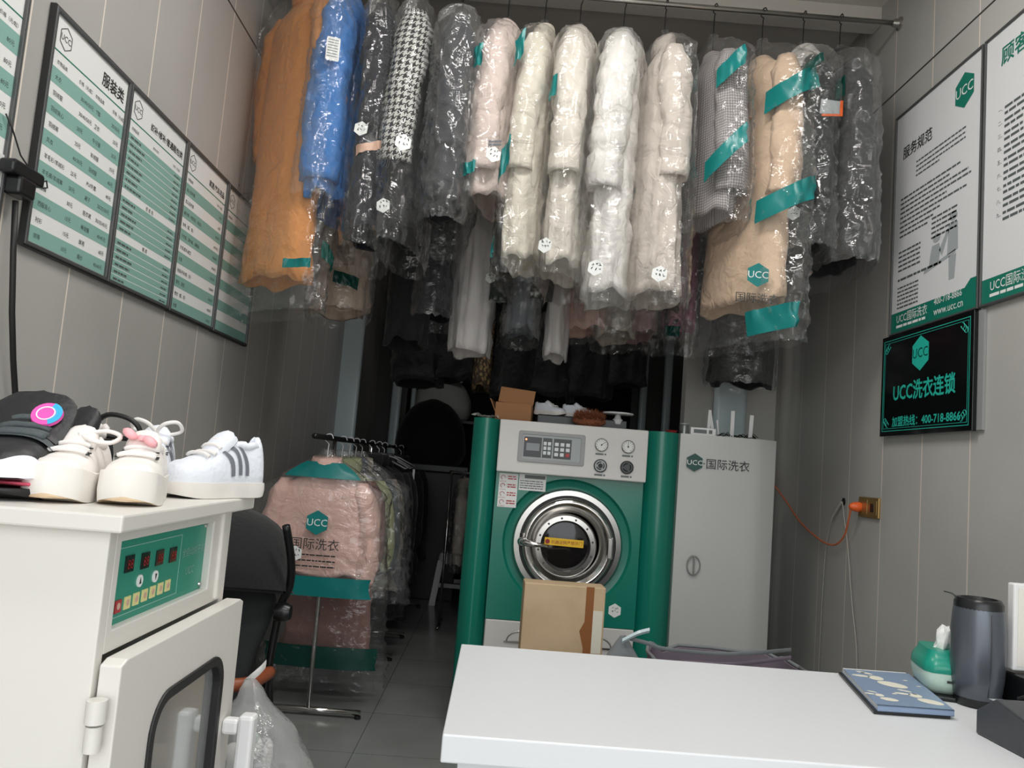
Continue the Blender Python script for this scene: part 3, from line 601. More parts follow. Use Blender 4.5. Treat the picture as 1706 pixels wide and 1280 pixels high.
def label_patch(t, g):
    mx = Matrix.Translation((.03, -.315, -.62)) @ Matrix.Rotation(R(90), 4, 'X')
    o = obj('paper_slip', MB().prism([(-.05, -.035), (.045, -.03), (.045, .03), (-.045, .035)], 0, .001, mx), 'icon_grey', t)
    obj('orange_edge', MB().prism([(-.04, -.046), (.055, -.04), (.055, .034), (.042, .034), (.042, -.03), (-.04, -.037)], 0, .0016, mx), 'orange_plastic', o)
garment('down_coat', 'dark green down coat with a cream hood and an orange slip', 1.345, Y, Z, G(1.22, .2, .085, .1, .03, seed=13, puff=.08), 'greenblack', S(.70, .072, .066), dict(Lb=1.28), [(228, 262, .42, .47, -.05, 'dark_teal_print')], [(225, 1.12)], group=FR, collar='snow', extra=label_patch)
garment('down_coat', 'charcoal down coat in glossy plastic, last of the front row by the right wall', 1.53, Y, Z, G(1.28, .2, .085, .1, .04, seed=14, puff=.08), 'coal', S(.7, .072, .068, dx=.02), dict(Lb=1.33), [(215, 232, .45, .55, 0, 'dark_teal_print')], group=FR, collar='hood', bagmat='bag_hazy')

# second row: (name, label, x, hem z, half thickness, material, sleeve length, bag length beyond hem, cat)
SR = 'second row of garments behind the front row'
Y2 = ROD2_Y
def row2(name, label, x, hem, tx, material, sl=.62, bag=.05, rz=0, sh=.19, sr=.055, bands=(), tags=(), bagmat='bag', seed=None, neck=.25, y=None, z=ROD_Z, group=SR):
    tx *= 1.3; g = G(z-hem, sh, tx, tx*1.15, .04, neck, seed=seed or int(abs(x)*100)+3, fold=1.1)
    return garment(name, label, x, y or Y2, z, g, material, S(sl, sr) if sl else None, dict(Lb=z-hem+bag, n=56, m=70, by=.04+1.3*sr) if bag else None, bands, tags, rz, 'garment', group, bagmat=bagmat)
row2('cotton_coat', 'pale beige coat hanging below the blue jacket in the second row', -1.05, 2.23, .11, 'beigepink', .95, .05, R(14), bands=[(255, 290, 1.33, 1.40, .03, 'dark_teal_print'), (262, 300, 1.08, 1.14, .05, 'dark_teal_print')])
row2('trousers', 'black trousers hanging in the second row below the navy coat', -.63, 2.05, .085, 'blackc', 0, 0, R(8), sh=.16)
row2('dark_suit', 'charcoal suit in creased plastic below the houndstooth coat', -.47, 2.26, .075, 'navy', .7, .06, bagmat='bag_hazy')
row2('white_shirt', 'white shirt with a frayed lower hem hanging below the dark slate jacket', -.235, 2.04, .085, 'white_cloth', .6, 0, R(6))
row2('dark_dress', 'dark green dress in plastic below the blush jacket', -.085, 2.34, .06, 'forest', .7, .04, tags=[(250, 1.3)])
row2('grey_shirt', 'blue grey shirt in cloudy plastic hanging below the cream coat', .06, 2.18, .06, 'greyblue', .6, .05, bagmat='bag_hazy')
row2('velvet_jacket', 'olive velvet jacket seen below the plain cream coat', .155, 2.36, .07, 'olive', 1.0, .03)
row2('striped_trousers', 'white trousers with a black side stripe hanging in the second row', .28, 2.05, .05, 'white_cloth', 0, 0, R(-5), sh=.13)
row2('pale_dress', 'pinkish white dress below the gap between the cream and white puffers', .44, 2.225, .07, 'rose', 0, .03, R(12), bagmat='bag_hazy')
row2('knit_jacket', 'stone coloured knit jacket below the white quilted puffer', .63, 2.20, .075, 'stone', .95, .05)
row2('dress', 'mauve brown dress below the oatmeal puffer', .79, 2.23, .06, 'mauve', 0, .04)
row2('black_jacket', 'black jacket in plastic beside the pink garment in the second row', .925, 2.36, .065, 'blackc', .9, .2, bands=[(250, 285, 1.5, 1.56, 0, 'dark_teal_print')])
row2('pink_coat', 'narrow pink coat hanging between the oatmeal puffer and the camel coat', 1.045, 2.30, .055, 'pinkc', .6, .12, R(-10))
row2('black_hoodie', 'black knit top hanging low behind the camel coat', 1.42, 1.985, .12, 'blackc', .9, .03, R(-16), bagmat='bag_hazy')
BR = 'dark clothes on the rear rail'
for k, (nm, lb, x, hem, tx, mt, rz) in enumerate((('black_coat', 'black coat at the left end of the rear rail', -.70, 1.95, .14, 'blackc', 10), ('black_coat', 'black suit hanging behind the white shirt', -.42, 2.0, .12, 'blackc', -8), ('floral_dress', 'brown floral dress hanging below the white shirt', -.19, 1.93, .05, 'floral', 0),
        ('black_coat', 'long black coat behind the blue grey shirt', .06, 1.9, .12, 'blackc', 5), ('black_coat', 'black coat behind the striped white trousers', .34, 1.92, .13, 'blackc', -5), ('black_coat', 'wide black coat behind the pale dress', .62, 1.95, .13, 'blackc', 8), ('black_coat', 'black coat at the right end of the rear rail', .9, 2.06, .12, 'blackc', 0))):
    row2(nm, lb, x, hem, tx, mt, .6, 0, R(rz), y=ROD3_Y, z=3.62, group=BR)

# ------------------------------------------------------------------ garment rack on the left, with its clothes
RX, RY0, RY1, RZ = -.9, 3.9, 7.75, 1.453
t = thing('garment_rack', 'chrome garment rack standing along the left wall', 'clothes rack', (RX, 4.38, 0))
obj('rail', MB().tube([(0, RY0-4.38, RZ), (0, RY1-4.38, RZ)], .014, 12), 'black_metal', t, smooth=180)
for k, yy in enumerate((4.38, 5.62, 6.32, 7.6)):
    obj('post', MB().tube([(0, yy-4.38, .03), (0, yy-4.38, RZ)], .012, 12), 'chrome', t, smooth=180)
    obj('foot', MB().tube([(-.26, yy-4.38, .032), (.275, yy-4.38, .032)], .014, 12), 'chrome', t, smooth=180)
    for s in (-.25, .262): obj('end_cap', MB().lathe([(.016, 0), (.018, .006), (.016, .018)], 12, Matrix.Translation((s, yy-4.38, 0))), 'black_rubber', t, smooth=40)
RG = 'bagged garments on the rack'
def rackcoat(name, label, y, L, mt, sl, bag=.06, bands=(), tags=(), sh=.21, tx=.055, rz=90, extra=None, collar='collar', hookmat='white_plastic', bagmat='bag', flare=.05, seed=None):
    g = G(L, sh, tx, tx*1.05, flare, .155, seed=seed or int(y*31), fold=.8)
    return garment(name, label, RX, y, RZ-.002, g, mt, S(sl, .058, .055, bow=.05) if sl else None, dict(Lb=L+bag, by=.085, n=64, m=70) if bag else None, bands, tags, R(rz), 'garment', RG, collar, extra, hookmat=hookmat, bagmat=bagmat)
def rack_emblem(t, g):
    mx = Matrix.Translation((-.112, -.005, -.43)) @ Matrix.Rotation(R(-90), 4, 'Z') @ Matrix.Rotation(R(90), 4, 'X')
    o = obj('printed_emblem', MB().prism(hexa(0, 0, .062), 0, .001, mx), 'teal_print', t)
    obj('emblem_lettering', MB().text(UCC, 0, -.016, .05, .0016, 'CENTER', mx=mx), 'white_print', o)
    w = MB().text('国际洗衣', .0, -.13, .062, .001, 'CENTER', mx=mx)
    for k in range(3): w.bars(-.13, -.165-k*.028, .24, .007, .001, mx)
    obj('printed_lettering', w, 'ink', t)
    hangtag(t, Vector((-.114, .09, -.59)), R(-90), 1.15, 55)
# local -x faces the camera after the quarter turn (front of the rack), so bands are centred on 180 degrees
rackcoat('pink_coat', 'pink coat in printed plastic at the front of the rack', 4.235, .70, 'rose', .52, .09, [(122, 238, .125, .205, 0), (120, 232, .70, .80, .0)], extra=rack_emblem, sh=.225)
rackcoat('long_dress', 'long brownish pink dress in plastic behind the pink coat on the rack', 4.62, 1.17, 'brownpink', .5, .2, [(120, 240, 1.13, 1.25, 0, 'dark_teal_print')], sh=.2, collar=None)
rackcoat('jacket', 'pale yellow jacket edge in plastic, third on the rack', 4.84, .72, 'mint_yellow', .52, .06, rz=86, sh=.225)
rackcoat('jacket', 'grey blue jacket in creased plastic, fourth on the rack', 5.05, .8, 'greyblue', .55, .08, rz=94, sh=.23, bagmat='bag_hazy')
rackcoat('jacket', 'stone jacket in silvery plastic, last bagged garment of the rack', 5.27, .92, 'stone', .55, .08, rz=88, sh=.24, bagmat='bag_hazy')
for k, (yy, L, lb) in enumerate(((5.475, 1.15, 'black coat right behind the bagged garments of the rack'), (5.80, 1.2, 'black dress on a white hanger in the middle of the rack'), (6.08, 1.12, 'black coat with a white label strip on the rack'), (6.6, 1.1, 'black coat towards the far end of the rack'), (7.1, .95, 'black jacket at the far end of the rack'))):
    g = G(L, .22, .06, .08, .06, .12, seed=70+k); c = garment('black_coat', lb, RX+.03, yy, RZ-.002, g, 'blackc', S(.6, .055), None, (), (), R(84+5*k), 'garment', 'black clothes on the rack', 'collar', hookmat='white_plastic')
    if k == 2: obj('label_strip', MB().span((-.02, -.24, -.34), (-.015, -.225, -.16)), 'white_print', c)
    if k in (1, 2): obj('hanger_arm', MB().tube([(0, -.01, -.06), (0, -.12, -.085), (0, -.235, -.14), (0, -.2, -.155), (0, -.1, -.11)], .006, 8), 'grey_plastic', c, smooth=180)
# ------------------------------------------------------------------ dry cleaning machine
MX, MY = -.152, 4.2
t = thing('dry_cleaning_machine', 'teal green and grey dry cleaning machine with a round steel door', 'dry cleaning machine', (MX, MY, 0))
MH = 1.622; a0, a1, a2, a3 = .14, .907, 1.087, 1.605       # panel edges measured from the machine's left side
obj('body', MB().span((.0, .07, .06), (a3, 1.05, MH-.004)), 'grey_paint', t, bevel=.004)
obj('plinth', MB().span((.03, .1, 0), (a3-.03, 1.0, .062)), 'black_plastic', t)
def column(x0, x1, name='column'):
    n = 14; P = [(x0, .12)]+[(lerp(x0, x1, k/n), .07-.105*sin(pi*(.12+.76*k/n))+.03) for k in range(n+1)]+[(x1, .12)]
    obj(name, MB().prism(P, .05, MH), 'machine_green', t, smooth=35)
column(-.002, a0); column(a1, a2)
# front panel with a round recess
cx, cz, ro = .532, 1.003, .335
N = 64; circ = [(cx+ro*cos(2*pi*k/N+.001), cz+ro*sin(2*pi*k/N+.001)) for k in range(N)]
outer = rect_like(a0, .6, a1, 1.352, circ); mxf = Matrix.Translation((0, 0, 0)) @ Matrix.Rotation(R(90), 4, 'X')
mb = MB().ring(outer, circ, -.05, -.01, mxf)
# the recess is dished inwards
rings = [[(cx+r*cos(2*pi*k/N), y, cz+r*sin(2*pi*k/N)) for k in range(N)] for r, y in ((ro, .012), (ro-.012, .026), (ro-.05, .034), (.2, .036))]
mb.loft(rings, False, True); obj('front_panel', mb, 'machine_green', t, smooth=35)
# lower drawers
for x0, x1 in ((a0+.004, .522), (.53, a1-.004)):
    d = obj('drawer', MB().span((x0, .0, .1), (x1, .06, .597)), 'panel_white', t, bevel=.004)
    obj('drawer_pull', MB().tube([((x0+x1)/2+.075*cos(k*pi/12), -.002, .50+.05*sin(k*pi/12)) for k in range(13)], .003, 6).span(((x0+x1)/2-.09, -.006, .492), ((x0+x1)/2+.09, .002, .499)), 'brushed_steel', d)
# side cabinet with a bowed front
n = 20; P = [(a2+.002, .12)]+[(lerp(a2+.002, a3, k/n), .0+.02*(abs(2*k/n-1)**3)+(.03*max(0, k/n-.8)*5 if k/n > .8 else 0)) for k in range(n+1)]+[(a3, .12)]
sc = obj('side_door', MB().prism(P, .05, MH), 'grey_paint', t, smooth=35)
lt = MB(); zf = -.003
Fm = lambda x, z, y=zf: Matrix.Translation((x, y, z)) @ Matrix.Rotation(R(90), 4, 'X')
e = obj('emblem', MB().prism(hexa(0, 0, .047), -.004, .001, Fm(1.165, 1.475)), 'dark_teal_print', sc)
obj('emblem_lettering', MB().text(UCC, 0, -.013, .036, .0022, 'CENTER', sx=1.1, mx=Fm(1.165, 1.475)), 'white_print', e)
obj('lettering', MB().text('·国际洗衣', 0, 0, .058, .001, mx=Fm(1.207, 1.452)), 'ink', sc)
obj('latch', MB().ring([(.036*cos(k*pi/12), .052*sin(k*pi/12)) for k in range(24)], [(.031*cos(k*pi/12), .046*sin(k*pi/12)) for k in range(24)], -.006, .004, Fm(1.188, .948)).span((1.185, -.012, .90), (1.192, 0, .996)), 'brushed_steel', sc)
# control panel
cp = obj('control_panel', MB().span((a0-.002, -.045, 1.35), (a1+.002, .06, 1.619)), 'panel_white', t, bevel=.006)
F2 = lambda x, z: Fm(x, z, -.0455)
kp = obj('keypad_unit', MB().ring(rrect(-.172, -.08, .172, .08, .01), rrect(-.150, -.062, .150, .062, .006), -.012, .006, F2(.412, 1.489)), 'grey_plastic', cp, bevel=.002)
obj('keypad_face', MB().span((-.155, -.066, -.002), (.155, .066, .0025), F2(.412, 1.489)), 'icon_grey', kp)
d = MB(); d.span((-.143, -.052, 0), (-.052, .050, .004), F2(.412, 1.489)); d.span((-.046, -.052, 0), (.002, .050, .004), F2(.412, 1.489)); d.span((.010, -.052, 0), (.102, .050, .004), F2(.412, 1.489)); obj('key_field', d, 'dark_grey_plastic', kp)
obj('display', MB().span((-.130, -.02, .003), (-.062, .018, .005), F2(.412, 1.489)), 'lcd_grey', kp)
obj('indicator_light', MB().lathe([(.005, .003), (.005, .007)], 10, F2(.412-.133, 1.489+.036)), 'lens_light', kp)
for i in range(3):
    for j in range(2): obj('key', MB().span((-.042+.022*j, .012-.024*i, .004), (-.026+.022*j, .030-.024*i, .007), F2(.412, 1.489)), 'key_white', kp, bevel=.001)
    for j in range(3): obj('key', MB().span((.016+.029*j, .012-.026*i, .004), (.036+.029*j, .030-.026*i, .007), F2(.412, 1.489)), 'red_key' if (i, j) in ((2, 2),) else 'key_white', kp, bevel=.001)
for x, z, kind in ((.668, 1.526, 0), (.806, 1.527, 0), (.669, 1.419, 1), (.806, 1.421, 2)):
    g = obj('gauge' if not kind else 'selector_knob', MB().lathe([(.034, 0), (.034, .010), (.031, .012), (.029, .008)], 28, F2(x, z), cap=False), 'dark_grey_plastic' if kind else 'chrome', cp, smooth=40)
    obj('dial', MB().lathe([(.030, .0), (.030, .008)], 28, F2(x, z)), ('paper', 'icon_grey', 'dark_grey_plastic')[kind], g)
    q = MB()
    if not kind:
        for k in range(11):
            a = R(-50+28*k); q.span((.021, -.0008, .0082), (.027, .0008, .009), F2(x, z) @ Matrix.Rotation(a, 4, 'Z'))
        q.span((-.005, -.001, .0082), (.022, .001, .009), F2(x, z) @ Matrix.Rotation(R(40+50*(x > .7)), 4, 'Z')); q.lathe([(.004, .008), (.004, .011)], 10, F2(x, z))
    else:
        for a in (80, 200, 320):
            mxx = F2(x, z) @ Matrix.Rotation(R(a), 4, 'Z'); q.tube([(.019*cos(R(b)), .019*sin(R(b)), .0085) for b in range(0, 85, 12)], .0025, 4, mxx)
        q.lathe([(.012, .008), (.011, .016)], 14, F2(x, z)) if kind == 1 else None
    obj('dial_marks', q, 'ink', g); b = MB().bars(-.028, -.052, .056, .009, .001, F2(x, z)); obj('caption', b, 'soft_ink', cp)
# porthole
pt = obj('porthole', MB().lathe([(.285, 0), (.285, .03), (.276, .045), (.25, .047), (.244, .035), (.244, 0)], 64, Fm(cx, cz, .035)), 'brushed_steel', t, smooth=40)
dr = obj('door_ring', MB().lathe([(.236, .0), (.238, .035), (.232, .058), (.218, .066), (.205, .064), (.19, .045), (.165, .03), (.16, .0)], 64, Fm(cx, cz, .02)), 'chrome', pt, smooth=50)
obj('seal', MB().lathe([(.247, 0), (.247, .035), (.236, .035), (.236, 0)], 64, Fm(cx, cz, .02)), 'black_rubber', pt, smooth=40)
ir = obj('inner_ring', MB().lathe([(.162, .0), (.16, .034), (.152, .044), (.128, .046), (.122, .036), (.12, .0)], 64, Fm(cx-.012, cz-.004, .0)), 'brushed_steel', dr, smooth=40)
b = MB()
for k in range(12): b.lathe([(.006, .044), (.005, .049)], 8, Fm(cx-.012+.14*cos(k*pi/6+.2), cz-.004+.14*sin(k*pi/6+.2), .0))
obj('bolt_heads', b, 'dark_grey_plastic', ir)
obj('door_glass', MB().lathe([(.122, .0), (.122, .024), (.09, .032), (.0005, .036)], 48, Fm(cx-.012, cz-.004, .0)), 'dark_glass', dr, smooth=60)
st = obj('warning_sticker', MB().span((-.1, -.019, .0375), (.1, .019, .0385), Fm(cx-.02, cz+.012, .0) @ Matrix.Rotation(R(-1), 4, 'Z')), 'yellow_sticker', dr)
obj('lettering', MB().text('机器运转严禁开门', -.066, -.009, .021, .0392, sx=.96, mx=Fm(cx-.02, cz+.012, .0)).lathe([(.012, .0388), (.012, .0392)], 14, Fm(cx-.105, cz+.012, 0)), 'red_light', st)
h = obj('handle', MB().tube([(cx-.245, -.035, cz+.0), (cx-.21, -.062, cz-.002), (cx-.16, -.072, cz-.006), (cx-.105, -.066, cz-.01)], [.017, .018, .013, .009], 10), 'chrome', pt, smooth=180)
obj('handle_boss', MB().lathe([(.026, 0), (.026, .02), (.018, .034)], 18, Fm(cx-.232, cz, -.02)).tube([(cx-.235, -.03, cz-.02), (cx-.238, -.035, cz+.045)], .011, 8), 'chrome', h, smooth=45)
obj('hinge', MB().span((cx+.205, -.052, cz-.05), (cx+.225, -.01, cz+.05)).tube([(cx+.225, -.035, cz-.055), (cx+.225, -.035, cz+.055)], .008, 10), 'brushed_steel', pt, smooth=40, bevel=.002)
# stickers on the panel
s1 = obj('instruction_label', MB().span((0, 0, -.001), (.098, .175, .001), Fm(a0+.016, 1.168, .009)), 'paper', t)
b = MB()
for k in range(4): b.bars(.045, .03+.042*k, .045, .006, .0016, Fm(a0+.016, 1.168, .009)); b.bars(.045, .018+.042*k, .045, .006, .0016, Fm(a0+.016, 1.168, .009)); b.span((.004, .006+.042*k, .0012), (.038, .0075+.042*k, .0018), Fm(a0+.016, 1.168, .009)); b.tube([(.021+.011*cos(q*pi/5), .026+.042*k+.011*sin(q*pi/5), .0014) for q in range(8)], .0014, 4, Fm(a0+.016, 1.168, .009))
obj('print', b, 'red_key', s1)
s2 = obj('warning_label', MB().span((0, 0, -.001), (.14, .085, .001), Fm(a0+.12, 1.262, .009)), 'paper', t)
b = MB().span((.028, .062, .001), (.136, .080, .0016), Fm(a0+.12, 1.262, .009))
for k in range(4): b.bars(.006, .046-.012*k, .12, .005, .0016, Fm(a0+.12, 1.262, .009))
obj('print', b, 'soft_ink', s2)
hg = obj('white_sticker', MB().prism(hexa(0, 0, .036), -.001, .001, Fm(.80, .687, .009)), 'white_print', t); b = MB(); writing(b, 5, 1, .002); obj('handwriting', MB().add(b.v, b.f, None, Fm(.80, .687, .009)), 'ink', hg)

# ------------------------------------------------------------------ things on top of the machine
T = MH+.001
def pbox(mb, w_, d_, h_, mx): return mb.span((-w_/2, -d_/2, 0), (w_/2, d_/2, h_), mx)
t = thing('cardboard_box', 'open brown cardboard box standing on the green machine', 'box', (.062, 4.55, T), R(-5))
obj('carton', MB().span((-.1, -.12, 0), (.1, .12, .105)), 'brown_cardboard', t, bevel=.002)
obj('flap', MB().box((0, 0, 0), (.196, .004, .09), Matrix.Translation((.012, -.075, .145)) @ Matrix.Rotation(R(-18), 4, 'X') @ Matrix.Rotation(R(5), 4, 'Y')), 'brown_cardboard', t)
obj('flap', MB().box((0, 0, 0), (.004, .23, .08), Matrix.Translation((-.115, 0, .085)) @ Matrix.Rotation(R(-25), 4, 'Y')), 'brown_cardboard', t)
t = thing('dark_tray', 'low dark box under the white shoes on the machine', 'box', (.36, 4.62, T))
obj('tray', MB().span((-.17, -.14, 0), (.33, .14, .055)), 'dark_grey_plastic', t, bevel=.004)
obj('dark_contents', MB().span((-.165, -.135, .055), (.325, .135, .058)), 'black_cloth', t)
t = thing('fur_duster', 'fluffy brown fur piece lying on top of the machine', 'fur', (.47, 4.40, T))
mb = MB(); rings = []
for i in range(12):
    u = i/11; k = sin(pi*(.05+.9*u))**.6
    rings.append([(-.09+.18*u, .05*k*cos(2*pi*j/18)*(1+.3*nz(j, u*5, 1)), .035+.036*k*sin(2*pi*j/18)*(1+.2*nz(j, u*5, 2))) for j in range(18)])
mb.loft(rings)
for k in range(700):
    a, u = random.uniform(.1, pi-.1), random.uniform(-.08, .08); rr = sqrt(max(0.02, 1-(u/.092)**2))
    p = Vector((u, -.045*rr*cos(a), .035+.033*rr*sin(a))); q = p+Vector((random.uniform(-.025, .025), -.03*cos(a)+random.uniform(-.012, .012), .032*sin(a)+random.uniform(-.008, .012)))
    s_ = Vector((.0025, .001, 0)); mb.add([p-s_, p+s_, q], [(0, 1, 2)])
obj('fur', mb, 'brown_fur', t, smooth=60)
t = thing('plate_stand', 'small white stand with a round plate on top of the machine', 'stand', (.64, 4.5, T))
obj('base', MB().lathe([(.03, 0), (.03, .008), (.012, .014), (.012, .03), (.024, .036), (.03, .06), (.02, .068), (.014, .09)], 20), 'white_plastic', t, smooth=40)
obj('plate', MB().lathe([(.085, .09), (.088, .094), (.085, .1), (.01, .102)], 28), 'white_plastic', t, smooth=40)
t = thing('paper_sheet', 'white crumpled paper poking out at the top left edge of the machine', 'paper', (-.10, 4.44, T))
rings = [[(-.075+.15*i/8, -.05+.1*j/5, .004+.018*(1+nz(i*.7, j*.9, 4))+(.0 if i > 3 else .0)) for j in range(6)] for i in range(9)]
obj('sheet', MB().loft(rings, False, False, closed=False), 'tissue', t, smooth=50)
# on the side cabinet
t = thing('small_sign_box', 'small white box with printed letters on the grey side cabinet', 'box', (1.075, 4.33, T))
obj('case', MB().span((-.068, -.03, 0), (.068, .03, .042)), 'white_plastic', t, bevel=.003); b = MB().bars(-.052, .012, .1, .02, .0012, Matrix.Translation((0, -.0305, 0)) @ Matrix.Rotation(R(90), 4, 'X')); obj('lettering', b, 'soft_ink', t)
t = thing('glass_jar', 'small clear jar beside the white box on the grey side cabinet', 'jar', (.985, 4.36, T)); obj('glass', MB().lathe([(.026, 0), (.028, .05), (.024, .055), (.022, .05), (.022, .006)], 20, cap=False), 'glass', t, smooth=40); obj('lid', MB().lathe([(.026, .055), (.026, .062)], 20), 'grey_plastic', t)
t = thing('red_dish', 'small reddish dish at the left end of the grey side cabinet top', 'dish', (.91, 4.33, T)); obj('dish', MB().lathe([(.022, 0), (.034, .016), (.031, .016), (.02, .003)], 18, cap=False), 'red_key', t, smooth=40)
for k, (x, y, h_, tilt, wd) in enumerate(((1.13, 4.42, .15, 2, .017), (1.165, 4.43, .152, -11, .017), (1.196, 4.44, .10, -8, .01), (1.245, 4.36, .15, 0, .021), (1.345, 4.36, .135, 2, .021))):
    t = thing('white_stick', ('white upright tag strip leaning left of its twin on the side cabinet', 'white tag strip leaning against its twin on the side cabinet', 'short thin white stick behind the white box on the side cabinet', 'broad white strip standing clear of the pair on the side cabinet', 'white strip nearest the right end of the side cabinet top')[k], 'strip', (x, y, T), (0, R(tilt), 0), 'white strips on the side cabinet')
    obj('strip', MB().span((-wd/2, -.004, .0), (wd/2, .004, h_)), 'white_plastic', t, bevel=.001); obj('foot', MB().lathe([(.014, 0), (.012, .006)], 12), 'grey_plastic', t)
t = thing('clip_pile', 'loose heap of greenish wire clips between the white strips', 'clips', (1.29, 4.37, T)); t['kind'] = 'stuff'
mb = MB(); rnd = random.Random(3)
for k in range(26):
    a = rnd.uniform(0, pi); x, y = rnd.uniform(-.1, .08), rnd.uniform(-.03, .03); z = rnd.uniform(.004, .03); l = rnd.uniform(.02, .035)
    mb.tube([(x-l*cos(a), y-l*sin(a), z*.4+.002), (x, y, z+.004), (x+l*cos(a), y+l*sin(a), z*.5+.002)], .0022, 5)
obj('wire', mb, 'olive', t)

# carton standing in front of the machine, and the cloth hamper behind the counter
p = onY(942, 976, 3.55); zt = p.z
t = thing('carton', 'pale cardboard carton with brown tape standing in front of the round machine door', 'carton', (p.x, 3.62, 0), R(2))
wd = .355
obj('panel', MB().span((-wd/2, -.06, 0), (wd/2, .06, zt)), 'cardboard', t, bevel=.004)
obj('packing_tape', MB().span((wd/2-.085, -.0615, .1), (wd/2-.05, -.0600, zt-.0)).prism([(wd/2-.085, .30), (wd/2-.05, .20), (wd/2-.02, .10), (wd/2-.085, .1)], .0600, .0615, Matrix.Rotation(R(90), 4, 'X')).prism([(wd/2-.085, zt-.26), (wd/2-.105, zt-.19), (wd/2-.085, zt-.15)], .06, .0615, Matrix.Rotation(R(90), 4, 'X')), 'packing_tape', t)
obj('clear_tape', MB().span((wd/2-.05, -.0613, zt-.28), (wd/2-.008, -.0602, zt-.1)), 'cream_print', t)
obj('fold_flap', MB().box((0, 0, 0), (wd-.01, .004, .10), Matrix.Translation((0, .06, zt-.055)) @ Matrix.Rotation(R(4), 4, 'X')), 'cardboard', t)
t = thing('cloth_hamper', 'grey and mauve cloth hamper with tied straps behind the counter', 'hamper', (.88, 3.0, 0))
def strap(P, wd=.007, th=.003):
    mb = MB(); P = smooth_pts(P, 6); rings = []
    for p in P: rings.append([p+Vector((0, 0, wd)), p+Vector((0, -th, 0)), p+Vector((0, 0, -wd)), p+Vector((0, th, 0))])
    return mb.loft(rings)
rings = []
for i in range(9):
    u = i/8; rings.append([((.25+.02*u)*sq(cos(2*pi*j/40), .4)*(1+.02*nz(j*.5, u*3, 1)), (.2+.01*u)*sq(sin(2*pi*j/40), .4)*(1+.03*nz(j*.5, u*3, 2)), .735*u+(.0+.035*nz(j*.35, 3, 1)-.05*sin(2*pi*j/40+.4)**2*0)*u) for j in range(40)])
inner = [[(p[0]*.97, p[1]*.96, p[2]-.004-.3*k) for p in rings[-1]] for k in range(2)]
obj('bag', MB().loft(rings+inner), 'mauve_cloth', t, smooth=50)
obj('rim', MB().tube([(x, y, z+.004) for x, y, z in rings[-1]+rings[-1][:1]], .007, 8), 'grey_cloth', t, smooth=180)
A = onY(1040, 1062, 2.95)-Vector((.88, 3.0, 0)); B = onY(1112, 1082, 2.9)-Vector((.88, 3.0, 0)); C = onY(1215, 1090, 2.8)-Vector((.88, 3.0, 0)); D = onY(1318, 1083, 2.9)-Vector((.88, 3.0, 0))
obj('strap', strap([A, (A+B)/2+Vector((0, -.02, .005)), B, C, D]), 'grey_cloth', t, smooth=60)
E_ = onY(1318, 1096, 2.88)-Vector((.88, 3.0, 0)); F_ = onY(1220, 1107, 2.8)-Vector((.88, 3.0, 0)); H_ = onY(1140, 1104, 2.8)-Vector((.88, 3.0, 0))
obj('strap', strap([E_, F_, H_]), 'mauve_cloth', t, smooth=60)
a = A; rings = []
for i in range(8):
    u = i/7; rings.append([(a.x+(.012+.13*u)*cos(2*pi*j/16)*(1+.12*nz(j, u*3, 5)), a.y+.02+(.012+.06*u)*sin(2*pi*j/16), a.z-.0-.2*u) for j in range(16)])
obj('gathered_corner', MB().loft(rings), 'grey_cloth', t, smooth=60)
obj('knot_tail', strap([a+Vector((-.01, -.02, -.01)), a+Vector((.04, -.03, .022)), a+Vector((.085, -.02, .035))], .009, .006), 'pale_blue_grey', t, smooth=60)
# ------------------------------------------------------------------ white drying cabinet on the left
FX, Y0, Y1, ZT = -.468, 1.005, 1.457, 1.3
t = thing('drying_cabinet', 'white metal drying cabinet with green control panel and windowed door, shoes on top', 'cabinet', (FX, Y0, 0))
D_ = Y1-Y0; BW = -.62
mb = MB()
mb.span((BW, 0, .03), (0, .02, ZT-.02)); mb.span((BW, D_-.02, .03), (0, D_, ZT-.02)); mb.span((BW, .02, .03), (BW+.02, D_-.02, ZT-.02)); mb.span((BW+.02, .02, .03), (0, D_-.02, .06)); mb.span((BW+.02, .02, 1.125), (0, D_-.02, 1.15))
mb.span((BW+.02, .02, ZT-.035), (-.03, D_-.02, ZT-.025))
pz0, pz1, py0, py1 = 1.152, 1.262, .034, .366
mb.ring([(.02, 1.125), (D_-.02, 1.125), (D_-.02, ZT-.02), (.02, ZT-.02)], [(py0, pz0), (py1, pz0), (py1, pz1), (py0, pz1)], -.022, 0, Matrix.Rotation(R(90), 4, 'Z') @ Matrix.Rotation(R(90), 4, 'X'))
obj('body', mb, 'white_paint', t, bevel=.002)
obj('rim_moulding', MB().span((-.02, D_-.055, 1.128), (.006, D_-.028, ZT-.022)), 'white_paint', t, bevel=.004)
obj('feet', MB().span((BW+.05, .03, 0), (-.05, D_-.03, .032)), 'black_plastic', t)
obj('top', MB().span((BW-.02, -.02, ZT-.022), (.022, D_+.052, ZT)), 'white_paint', t, bevel=.003)
FL = lambda y, z, x=0: Matrix.Translation((x, y, z)) @ Matrix.Rotation(R(90), 4, 'Z') @ Matrix.Rotation(R(90), 4, 'X')
cp = obj('control_panel', MB().span((-.022, py0-.002, pz0-.002), (-.012, py1+.002, pz1+.002)), 'pack_green', t)
b = MB().ring([(0, 0), (.225, 0), (.225, .09), (0, .09)], [(.0012, .0012), (.2238, .0012), (.2238, .0888), (.0012, .0888)], 0, .0005, FL(py0+.004, pz0+.008, -.012)); obj('outline', b, 'stripe_green', cp)
